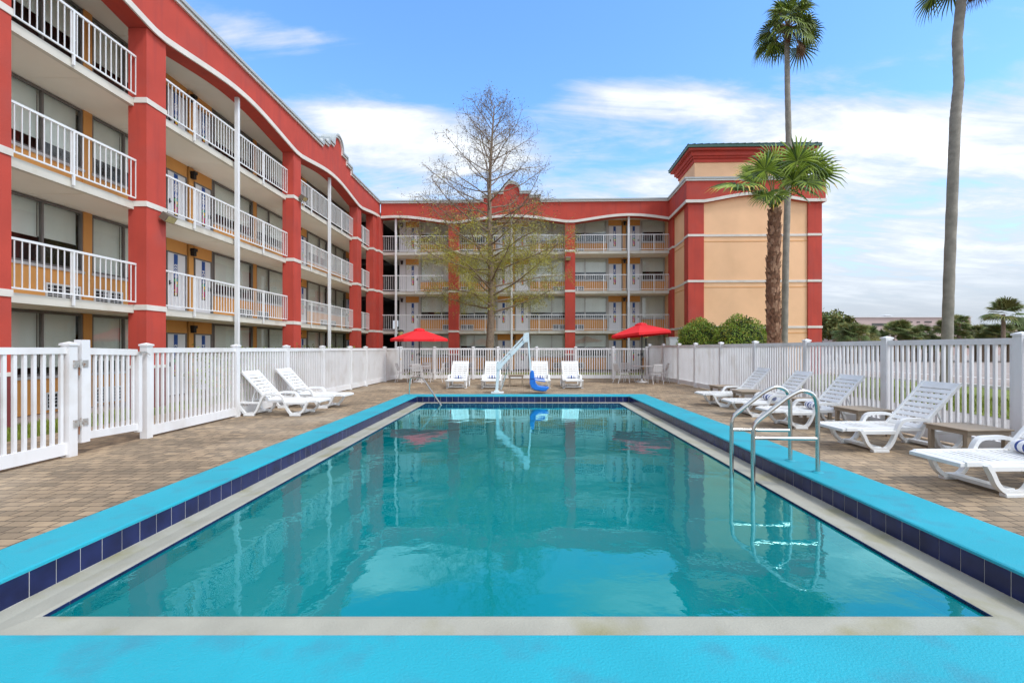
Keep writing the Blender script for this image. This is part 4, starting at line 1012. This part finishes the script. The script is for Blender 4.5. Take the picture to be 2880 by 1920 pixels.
# ================================================================== RAILS
def smooth_path(pts, rad=.12, k=6):
    P = [Vector(p) for p in pts]; o = [P[0]]
    for i in range(1, len(P) - 1):
        a, b, c = P[i - 1], P[i], P[i + 1]; r_ = min(rad, (b - a).length * .49, (c - b).length * .49)
        p0 = b + (a - b).normalized() * r_; p1 = b + (c - b).normalized() * r_
        for j in range(k + 1): t = j / k; o.append((1 - t) ** 2 * p0 + 2 * t * (1 - t) * b + t * t * p1)
    o.append(P[-1]); return o
ld = empty('pool_ladder', (3.65, 6.2, 0), 'stainless steel ladder rails at the right pool edge', 'pool ladder')
for y in (5.90, 6.51):
    m = MB(); pts = smooth_path([(3.655, y, .01), (3.655, y, .80), (3.62, y, .98), (3.46, y, 1.04), (3.30, y, .96), (2.86, y, .62), (2.85, y, .45), (2.85, y, -1.0)], .12)
    m.tube(pts, .026, 14); m.build('handrail', 'steel', ld)
    m = MB(); m.tube([(2.85, y, .44), (3.655, y, .43)], .023, 12); m.build('cross_bar', 'steel', ld)
    m = MB(); m.lathe([(.0, .03), (.05, .028), (.066, .02), (.068, .0145)], (3.655, y, 0), 20); m.build('flange', 'coping_cyan', ld)
for z in (-.225, -.36, -.50):
    m = MB(); m.box(2.80, 2.90, 5.91, 6.50, z - .02, z); m.build('step', 'plastic_white', ld)
sr = empty('stair_handrail', (-3.8, 15.7, 0), 'bent steel handrail at the far left corner steps', 'handrail')
m = MB(); m.tube(smooth_path([(-3.80, 15.72, .01), (-3.76, 15.70, .60), (-3.30, 15.45, .61), (-2.55, 14.72, -.22), (-2.42, 14.6, -.36)], .13), .026, 12); m.build('rail', 'steel', sr)
m = MB(); m.lathe([(0, .03), (.05, .028), (.066, .02), (.068, .0145)], (-3.80, 15.72, 0), 16); m.build('flange', 'coping_cyan', sr)

# ================================================================== TREES
def rvec(rn, s=1): return Vector((rn.gauss(0, s), rn.gauss(0, s), rn.gauss(0, s)))
def leafquad(m, p, d, n_, ln, wd, mi=0):
    d = d.normalized(); sd_ = d.cross(n_); sd_ = sd_.normalized() if sd_.length > 1e-5 else Vector((1, 0, 0))
    m.add([tuple(p), tuple(p + d * ln * .5 + sd_ * wd / 2), tuple(p + d * ln), tuple(p + d * ln * .5 - sd_ * wd / 2)], [(0, 1, 2, 3)], mi)

def cypress():
    rn = random.Random(5); Y = 27.0; bx = gx(1374, Y); e = empty('cypress_tree', (bx, Y, -.03), 'tall sparse cypress with yellow green tips rising before the far wing', 'tree')
    tr = MB(); cr = MB()
    H = 15.8
    def axis(z):
        t = z / H; return Vector((bx + .12 * sin(t * 7) - .05 + .34 * t, Y + .08 * sin(t * 5), z))
    def rad(z): t = min(z / H, 1); return .24 * (1 - t) ** .85 + .012
    zs = [-.05, .3, .8] + [1.5 + i * .6 for i in range(24)]
    tr.tube([axis(z) for z in zs], [rad(max(z, 0)) * (1.25 if z < .4 else 1) for z in zs], 10, 0)
    def branch(p, d, ln, r, depth, curl, mat):
        n = 5 if depth else 7; pts = [p]; q = p.copy(); dd = d.normalized()
        for i in range(n):
            dd = (dd + rvec(rn, .065 if depth == 0 else .12) + Vector((0, 0, curl)) * .1).normalized(); q = q + dd * ln / n; pts.append(q.copy())
        (tr if depth < 2 else cr).tube(pts, [r * (1 - .85 * i / n) + .003 for i in range(n + 1)], 5 if depth == 0 else 3, mat, caps=False, smooth=depth < 2)
        return pts, dd
    def tip(p, z, heavy):
        green = max(0, min(1, (9.8 - z) / 3.2)); k = 0
        cnt = int((3.2 + 8 * green) * heavy + rn.random())
        for _ in range(cnt):
            o = p + rvec(rn, .11); d = rvec(rn) + Vector((0, 0, -.5))
            if rn.random() < green * .92 + .10: leafquad(cr, o, d, rvec(rn), rn.uniform(.08, .18), rn.uniform(.013, .028), 1)
            elif rn.random() < .4: leafquad(cr, o, d, rvec(rn), rn.uniform(.05, .10), rn.uniform(.03, .055), 2)
    nb = 78
    for b in range(nb):
        t = b / (nb - 1); z = 3.6 + (H - 4.1) * t ** .92; a = b * 2.4 + rn.uniform(-.4, .4)
        ln = (5.1 * (1 - ((z - 3.6) / (H - 3.4)) ** 1.9) + .5) * rn.uniform(.8, 1.06)
        if z < 4.4: ln *= .7
        elev = R(-4 + 46 * ((z - 3.6) / (H - 3.6))) + rn.uniform(-.15, .25)
        d = Vector((cos(a) * cos(elev), sin(a) * cos(elev) * .9, sin(elev)))
        pts, dd = branch(axis(z), d, ln, rad(z) * .28 + .008, 0, rn.uniform(-.1, .9), 0)
        ns = int(4 + ln * 2.2)
        for s_ in range(ns):
            f = .22 + .78 * (s_ + rn.random()) / ns; i = min(int(f * 7), 6); p = pts[i].lerp(pts[i + 1], f * 7 - i)
            loc = (pts[i + 1] - pts[i]).normalized(); sdv = loc.cross(rvec(rn)).normalized(); d2 = loc * .7 + sdv * .9 + Vector((0, 0, .1)); l2 = (.35 + .30 * ln * (1 - f * .6)) * rn.uniform(.6, 1.2)
            p2, _ = branch(p, d2, l2, .009, 1, rn.uniform(-.6, .5), 1)
            for u_ in range(int(3 + l2 * 4)):
                g_ = rn.random(); i2 = min(int(g_ * 5), 4); pp = p2[i2].lerp(p2[i2 + 1], g_ * 5 - i2)
                d3 = rvec(rn) + Vector((0, 0, -.4 + .2 * t)); l3 = rn.uniform(.12, .42)
                ee = pp + d3.normalized() * l3
                cr.tube([pp, (pp + ee) / 2 + rvec(rn, .03), ee], [.0045, .0035, .0025], 3, 0, caps=False, smooth=False)
                tip(ee, ee.z, 1.0); tip((pp + ee) / 2, ee.z, .6)
    # clinging leaves on the trunk
    for _ in range(500):
        z = rn.uniform(3.5, 9); a = rn.uniform(0, 6.28); p = axis(z) + Vector((cos(a), sin(a), 0)) * (rad(z) + .05); leafquad(cr, p, rvec(rn), rvec(rn), .2, .05, 1)
    tr.build('trunk', ['bark', 'twig'], e); cr.build('crown', ['twig', 'cypress_leaf', 'cypress_cone'], e, recalc=False)
cypress()

def fan(m, pet, org, d, up, Rd, nseg, rn, mi, droop=.25, spread=R(135), tipmat=None, alt=None):
    """palmate leaf: origin, axis d, blade normal up"""
    d = d.normalized(); side = d.cross(up).normalized(); nrm = side.cross(d).normalized(); pt_ = spread * 2 / nseg
    for i in range(nseg):
        a = -spread + (i + .5) * pt_; Ln = Rd * (.72 + .28 * cos(a * .62)) * rn.uniform(.9, 1.06)
        ax = d * cos(a) + side * sin(a); tx = side * cos(a) - d * sin(a); cone = nrm * (.18 * abs(sin(a)) + .10)
        w0 = Ln * .46 * pt_ * .44
        p0 = org; p1 = org + (ax + cone * .6).normalized() * Ln * .44; p2 = org + (ax + cone * .4).normalized() * Ln * .78 + Vector((0, 0, -droop * Ln * .10)); p3 = org + ax * Ln + Vector((0, 0, -droop * Ln * (.26 + .2 * rn.random()))) + rvec(rn, .02 * Rd)
        up_ = nrm * w0 * 1.3
        vs = [p0, p1 - tx * w0, p1 + up_, p1 + tx * w0, p2 - tx * w0 * .62, p2 + tx * w0 * .62, p3]
        mm = tipmat if (tipmat is not None and rn.random() < .5) else mi; mq = rn.choice(alt) if alt else mi; mm = mm if mm != mi else mq
        m.add([tuple(q) for q in vs], [(0, 1, 2), (0, 2, 3), (1, 4, 2), (2, 4, 5), (2, 5, 3)], mq); m.add([tuple(p2 - tx * w0 * .62), tuple(p2 + tx * w0 * .62), tuple(p3)], [(0, 1, 2)], mm)

def fan_palm():
    rn = random.Random(21); Y = 20.0; x = gx(2176, Y); zt = gz(588, Y); e = empty('fan_palm', (x, Y, -.03), 'fan palm with a shaggy brown trunk before the peach tower wall', 'palm tree')
    tr = MB(); zs = [-.03 + (zt + .03) * i / 14 for i in range(15)]
    tr.tube([(x + .03 * sin(i * .6), Y, z) for i, z in enumerate(zs)], [.25 - .05 * i / 14 for i in range(15)], 14)
    rows = 50
    for i in range(rows):                     # old leaf bases
        z = .2 + (zt - .25) * i / rows
        for j in range(9):
            a = j * 2 * pi / 9 + i * 2.4 + rn.uniform(-.2, .2); r_ = .245 - .05 * z / zt; c = Vector((cos(a), sin(a), 0)); tg = Vector((-sin(a), cos(a), 0)); p = Vector((x + .03 * sin(z / zt * 8.4), Y, z)) + c * (r_ - .02)
            wd = rn.uniform(.07, .125); ln = rn.uniform(.12, .25); ou = rn.uniform(.03, .13)
            vs = [p - tg * wd, p + tg * wd, p + tg * wd * .55 + c * ou + Vector((0, 0, ln)), p - tg * wd * .55 + c * ou + Vector((0, 0, ln)), p + c * .05 - tg * wd * .5 - Vector((0, 0, .05)), p + c * .05 + tg * wd * .5 - Vector((0, 0, .05))]
            tr.add([tuple(q) for q in vs], [(0, 1, 2, 3), (4, 5, 2, 3), (0, 4, 3), (1, 5, 2)], 1 if rn.random() < .4 else 0)
    tr.build('trunk', ['palm_boot', 'palm_boot_pale'], e, recalc=False)
    lv = MB(); pe = MB(); hub = Vector((x + .02, Y, zt + .1))
    # hastula position about the hub, blade axis, blade normal, radius, yellow tips
    spec = [((.53, -.75, 1.62), (.15, 0, 1), (0, -1, .15), 1.22, 0), ((-.72, -.65, 1.30), (-.45, 0, .9), (-.15, -1, .2), 1.0, 0), ((1.52, -.35, 1.30), (.95, -.1, .35), (-.1, -1, .45), 1.25, 1),
            ((-1.65, -.3, .74), (-1, -.1, -.12), (-.1, -.4, 1), 1.45, 1), ((-.25, -.5, .30), (-.55, -.5, -.75), (-.5, -.6, .6), .85, 0), ((.1, .6, 1.7), (0, .4, 1), (0, -1, .4), 1.2, 0), ((-.5, .7, 1.55), (-.5, .4, .8), (.2, -.8, .5), 1.1, 1),
            ((1.0, .7, 1.65), (.6, .4, .8), (-.3, -.8, .5), 1.2, 0), ((1.35, .3, .85), (.9, .2, -.3), (.3, -.6, .8), 1.1, 0), ((.95, -.75, .75), (.75, -.35, -.45), (.3, -.8, .5), 1.0, 0), ((-.9, .6, .9), (-.9, .3, .1), (-.1, -.5, 1), 1.0, 0),
            ((.25, -.95, .75), (.2, -.7, .45), (0, -.5, .9), .9, 0), ((.2, .9, .9), (.1, 1, .1), (0, .1, 1), 1.0, 0), ((-.45, -.2, .45), (-.8, -.1, -.6), (-.5, -.5, .7), .8, 0), ((1.75, .5, 1.15), (1, .2, .2), (-.2, -.6, .8), 1.0, 1), ((.75, -.3, .45), (.7, -.2, -.6), (.5, -.5, .6), .8, 0), ((-.15, -.2, 1.75), (-.25, 0, 1), (.1, -.9, .5), 1.05, 0), ((.95, -.1, 1.8), (.5, 0, .9), (-.2, -.9, .4), 1.1, 0), ((-.75, .2, 1.1), (-.9, 0, .35), (0, -.7, .7), 1.05, 1), ((.45, -.5, 1.0), (.3, -.4, .8), (0, -.9, .5), .95, 0), ((1.3, -.5, 1.6), (.8, -.1, .6), (-.2, -1, .3), 1.05, 0)]
    for hp, ax, nv, Rd, yel in spec:
        p2 = hub + Vector(hp) * 1.0; hv = Vector(hp); p1 = hub + Vector((hv.x * .38, hv.y * .38, hv.z * .55)); pe.tube([hub + Vector((hv.x * .04, hv.y * .04, -.1)), p1, p2], [.036, .024, .016], 5)
        fan(lv, pe, p2, Vector(ax), Vector(nv), Rd, 27, rn, 0, .35, R(158), 1 if yel else (1 if rn.random() < .15 else None), (0, 0, 2, 3))
    lv.build('fronds', ['palm_leaf', 'palm_leaf_yellow', 'palm_leaf_light', 'palm_leaf_dark'], e, recalc=False); pe.build('stalks', 'petiole', e)
fan_palm()

def tall_palm(pts_px, Y, r0, r1, crown, label, seed, nleaf, Rd, full=True):
    rn = random.Random(seed); P = [Vector((gx(a, Y), Y, gz(b, Y))) for a, b in pts_px]; x = P[0].x; P[0].z = -.03
    e = empty('tall_palm', (x, Y, -.03), label, 'palm tree', 'tall thin trunked palms')
    fine_ = []
    for i in range(len(P) - 1):
        for j in range(14): fine_.append(P[i].lerp(P[i + 1], j / 14))
    fine_.append(P[-1]); n = len(fine_); tr = MB()
    tr.tube(fine_, [(r0 + (r1 - r0) * i / n) * (1 + .035 * sin(i * 2.1) + .02 * rn.random()) * (1.25 if i < 2 else 1) for i in range(n)], 12)
    tr.build('trunk', 'palm_bark', e)
    top = P[-1]; lv = MB(); pe = MB()
    bt = MB()
    for i in range(60):
        a = rn.uniform(0, 6.28); z = -rn.uniform(.0, 1.1); c = Vector((cos(a), sin(a), 0)); tg = Vector((-sin(a), cos(a), 0)); p = top + Vector((0, 0, z)) + c * r1 * .9
        bt.add([tuple(p - tg * .06), tuple(p + tg * .06), tuple(p + c * .12 + tg * .03 + Vector((0, 0, .3))), tuple(p + c * .12 - tg * .03 + Vector((0, 0, .3)))], [(0, 1, 2, 3)])
    bt.build('leaf_bases', 'palm_boot', e, recalc=False)
    for i in range(nleaf):
        a = i * 2.4 + rn.uniform(-.3, .3); f = i / nleaf; el = R(78 - 118 * f + rn.uniform(-8, 8)); d = Vector((cos(a) * cos(el), sin(a) * cos(el), sin(el))); ln = crown * rn.uniform(.55, 1.2)
        p1 = top + d * ln * .6; p2 = top + d * ln + Vector((0, 0, -.28 * ln * cos(el))); pe.tube([top, p1, p2], [.03, .02, .012], 4)
        dd = (p2 - p1).normalized(); upv = Vector((-cos(a) * sin(el), -sin(a) * sin(el), cos(el))) + rvec(rn, .3); dead = f > .97
        fan(lv, pe, p2, dd, upv, Rd * rn.uniform(.85, 1.1), 22, rn, 1 if dead else 0, .75, R(125), None, None if dead else (0, 0, 2, 3))
    for i in range(7):                        # hanging dead fronds
        a = rn.uniform(-1.0, .5); d = Vector((cos(a) * .35, sin(a) * .35, -.9)); p = top + Vector((cos(a) * .35, sin(a) * .35, -.5)); pe.tube([top, p, p + d * .5], [.02, .015, .01], 4); fan(lv, pe, p + d * .5, d, Vector((cos(a), sin(a), .3)), Rd * .85, 18, rn, 1, .5, R(45))
    lv.build('fronds', ['palm_leaf_dull', 'palm_dead', 'palm_leaf_light', 'palm_leaf_dark'], e, recalc=False); pe.build('stalks', 'palm_dead', e)
tall_palm([(2204, 990), (2210, 720), (2219, 420), (2215, 260), (2213, 120), (2216, 78)], 26.3, .18, .115, 1.05, 'tall thin palm rising behind the fan palm, crown inside the frame', 3, 32, 1.0)
tall_palm([(2660, 1080), (2670, 760), (2687, 330), (2697, 230), (2692, 110), (2718, -125)], 17.8, .18, .155, .95, 'tall palm at the right whose crown is cut off by the top', 9, 30, .98)

def bush(x, y, r, ztop, label, seed):
    rn = random.Random(seed); e = empty('round_bush', (x, y, -.03), label, 'bush', 'clipped round bushes by the tower')
    zc_ = ztop * .48; rz2 = ztop - zc_
    def surf(d): return 1 + .05 * sin(d.x * 7 + seed) * cos(d.y * 6) + .04 * sin(d.z * 9 + d.x * 5)
    m = MB(); vs = []; n, k = 20, 12
    for i in range(k + 1):
        th = pi * i / k
        for j in range(n):
            d = Vector((sin(th) * cos(2 * pi * j / n), sin(th) * sin(2 * pi * j / n), cos(th))); s = surf(d) * .86; vs.append((x + d.x * r * s, y + d.y * r * s, zc_ + d.z * rz2 * s))
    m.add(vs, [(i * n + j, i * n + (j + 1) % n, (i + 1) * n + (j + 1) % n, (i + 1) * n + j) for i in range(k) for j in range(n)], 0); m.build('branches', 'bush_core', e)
    m = MB()
    for _ in range(11000):
        d = rvec(rn).normalized(); s = surf(d) * rn.uniform(.88, 1.04); p = Vector((x + d.x * r * s, y + d.y * r * s, zc_ + d.z * rz2 * s))
        if p.z < .05: continue
        leafquad(m, p, d * .6 + rvec(rn, .7), d + rvec(rn, .6), rn.uniform(.07, .13), rn.uniform(.04, .06), 1 if rn.random() < .22 else 0)
    m.build('foliage', ['bush_leaf', 'bush_leaf_new'], e, recalc=False)
bush(gx(1968, 23.3), 23.3, 1.08, 2.95, 'clipped round bush nearest the right red umbrella', 1)
bush(gx(2082, 21.8), 21.8, 1.26, 2.98, 'clipped round bush beside the fan palm trunk', 2)

def hedge(y0, y1, seed, label):
    rn = random.Random(seed); e = empty('hedge', (-9.35, (y0 + y1) / 2, -.03), label, 'hedge', 'low hedges along the left wing')
    m = MB()
    for k in range(int((y1 - y0) / .18)):
        y = y0 + k * .18 + rn.uniform(-.05, .05); x = -9.35 + rn.uniform(-.2, .2); m.tube([(x, y, -.03), (x + rn.uniform(-.1, .1), y, 1.0)], [.012, .006], 4)
    m.build('stems', 'twig', e); m = MB(); n = int((y1 - y0) * 420)
    for _ in range(n):
        p = Vector((-9.35 + rn.uniform(-.42, .42), rn.uniform(y0, y1), rn.uniform(.12, 1.52) + (.18 if rn.random() < .06 else 0))); leafquad(m, p, rvec(rn) + Vector((0, 0, .4)), rvec(rn), rn.uniform(.09, .17), rn.uniform(.035, .06), 1 if p.z > 1.25 and rn.random() < .7 else 0)
    m.build('foliage', ['bush_leaf', 'hedge_leaf'], e, recalc=False)
hedge(13.5, 20.2, 4, 'leafy hedge at the foot of the left wing bay with doors 122 and 124'); hedge(21.3, 28.0, 5, 'leafy hedge at the foot of the farther left wing bay')

# ================================================================== STREET FURNITURE
def lamp_post(x, y, h, label):
    e = empty('lamp_post', (x, y, -.03), label, 'lamp post', 'black garden lamp posts by the far wing')
    m = MB(); m.tube([(x, y, -.03), (x, y, h - .35)], .05, 10); m.lathe([(.11, 0), (.11, .08), (.06, .16)], (x, y, -.03), 12); m.build('pole', 'black_metal', e)
    m = MB(); m.lathe([(.07, h - .36), (.12, h - .32), (.15, h - .12)], (x, y, 0), 8); m.build('lamp_glass', 'lens_yellow', e)
    m = MB(); m.lathe([(.17, h - .13), (.19, h - .11), (.13, h - .02), (.0, h + .02)], (x, y, 0), 4, smooth=False); m.build('cap', 'black', e)
lamp_post(gx(1127, 27), 27, 2.62, 'black lamp post behind the left red umbrella'); lamp_post(gx(1817, 27), 27, 2.5, 'black lamp post behind the right red umbrella')
ub = empty('utility_cabinet', (8.0, 25.6, -.03), 'pale grey utility cabinet beside the round bush', 'cabinet')
m = MB(); m.box(7.78, 9.2, 25.3, 26.0, -.04, 2.12); m.build('body', 'cabinet_white', ub, bevel=.01); m = MB(); m.box(7.75, 9.23, 25.27, 26.03, 2.121, 2.16); m.build('lid', 'cabinet_white', ub); m = MB(); m.box(8.15, 8.2, 25.27, 25.299, 1.4, 1.6); m.build('handle', 'black', ub)

# ================================================================== FAR BACKGROUND
fb = empty('warehouse', (95, 120, 0), 'long low pink building on the horizon beyond the parking lot', 'building')
BY = 120.0
m = MB(); m.box(gx(2380, BY), gx(2730, BY), BY, BY + 40, -.05, gz(893, BY)); m.box(gx(2700, BY), gx(3000, BY), BY + 5, BY + 40, -.05, gz(914, BY)); m.build('wall', 'pink_building', fb)
m = MB(); m.box(gx(2378, BY), gx(2732, BY), BY - .3, BY + 40, gz(893, BY) + .001, gz(889.5, BY)); m.box(gx(2380, BY), gx(2416, BY), BY + 3, BY + 10, gz(889.5, BY) + .002, gz(886, BY)); m.box(gx(2383, BY), gx(2415, BY), BY + 4, BY + 9, gz(886, BY) + .001, gz(886, BY) + .6); m.build('roof', 'pale_building', fb)
m = MB(); c = gx(2541, BY); m.box(c - .7, c + .7, BY + 5, BY + 7, gz(889, BY), gz(884, BY)); m.add([(c - 1.15, BY + 4.5, gz(884, BY)), (c + 1.15, BY + 4.5, gz(884, BY)), (c + 1.15, BY + 7.5, gz(884, BY)), (c - 1.15, BY + 7.5, gz(884, BY)), (c - .5, BY + 5.5, gz(881, BY)), (c + .5, BY + 5.5, gz(881, BY)), (c + .5, BY + 6.5, gz(881, BY)), (c - .5, BY + 6.5, gz(881, BY))], [(0, 1, 5, 4), (1, 2, 6, 5), (2, 3, 7, 6), (3, 0, 4, 7), (4, 5, 6, 7), (0, 3, 2, 1)]); m.build('roof_vent', 'pale_building', fb)
for a, b, y0_, y1_ in ((2452, 2497, 909, 916), (2558, 2566, 904, 907), (2578, 2587, 904, 907), (2600, 2620, 903, 907)):
    m = MB(); m.box(gx(a, BY), gx(b, BY), BY - .1, BY - .02, gz(y1_, BY), gz(y0_, BY)); m.build('window', 'dark_core', fb)

def far_tree(px, base_w, ytop, Y, kind, seed, label, lift=0):
    rn = random.Random(seed); x = gx(px, Y); wd = base_w * Y / F / 2; h = gz(ytop, Y); e = empty('tree' if kind == 't' else 'shrub_palm', (x, Y, -.05), label, 'tree' if kind == 't' else 'palm tree', 'trees across the parking lot')
    tr = MB(); cr = MB()
    if kind == 't':
        tr.tube([(x, Y, -.05), (x - .2 * wd, Y, h * .35), (x + .1 * wd, Y, h * .7)], [.28, .2, .1], 6)
        for k in range(7): a = k * .9; tr.tube([(x - .1 * wd, Y, h * .4), (x + wd * .6 * cos(a), Y + wd * .6 * sin(a), h * rn.uniform(.6, .85))], [.1, .04], 4)
        cl = [Vector((x + rn.uniform(-.8, .8) * wd, Y + rn.uniform(-.8, .8) * wd, h * rn.uniform(.45, .88))) for _ in range(26)]
        for c in cl:
            for _ in range(120): p = c + rvec(rn, wd * .17); leafquad(cr, p, rvec(rn), rvec(rn), .5, .28, rn.randrange(2))
    else:
        heads = [Vector((x, Y, h * .78))] if kind == 'p' else [Vector((x + rn.uniform(-1, 1) * wd * .8, Y + rn.uniform(-1, 1) * wd * .5, h * rn.uniform(.3, .80))) for _ in range(6)]
        for c in heads:
            tr.tube([(c.x, c.y, -.05), (c.x, c.y, c.z)], [.25, .18], 6)
            sz = 2.2 if kind == 'p' else 1.2
            for i in range(30):
                a = i * 2.4; el = R(rn.uniform(-35, 80)); d = Vector((cos(a) * cos(el), sin(a) * cos(el), sin(el))); fan(cr, None, c + d * sz * .45, d, Vector((-d.x * .4, -d.y * .4 - .4, 1)), sz * rn.uniform(.55, .8), 16, rn, rn.randrange(2), .4, R(100))
    tr.build('trunk', 'bark', e); cr.build('crown', ['far_leaf', 'far_leaf_olive'], e, recalc=False)
far_tree(2352, 90, 876, 62, 't', 31, 'rounded olive green tree just right of the tower')
far_tree(2408, 104, 902, 52, 'c', 32, 'bright green palm clump between the tower and the pink building')
far_tree(2530, 80, 898, 58, 'c', 33, 'palm clump before the middle of the pink building')
far_tree(2600, 90, 905, 60, 'c', 34, 'low palm clump left of the tall right palm trunk')
far_tree(2660, 95, 878, 56, 'c', 35, 'palm clump directly behind the tall right palm trunk')
far_tree(2745, 110, 905, 60, 'c', 36, 'low palm clump just right of the tall right palm trunk')
far_tree(2822, 116, 846, 55, 'p', 37, 'tallest far palm standing out at the right edge')
far_tree(2810, 110, 896, 57, 'c', 38, 'low palm clump around the foot of the tallest far palm')
far_tree(2890, 110, 880, 58, 'c', 39, 'palm clump cut by the right frame edge')
far_tree(2470, 70, 930, 60, 'c', 40, 'small palm clump low before the pink building window')
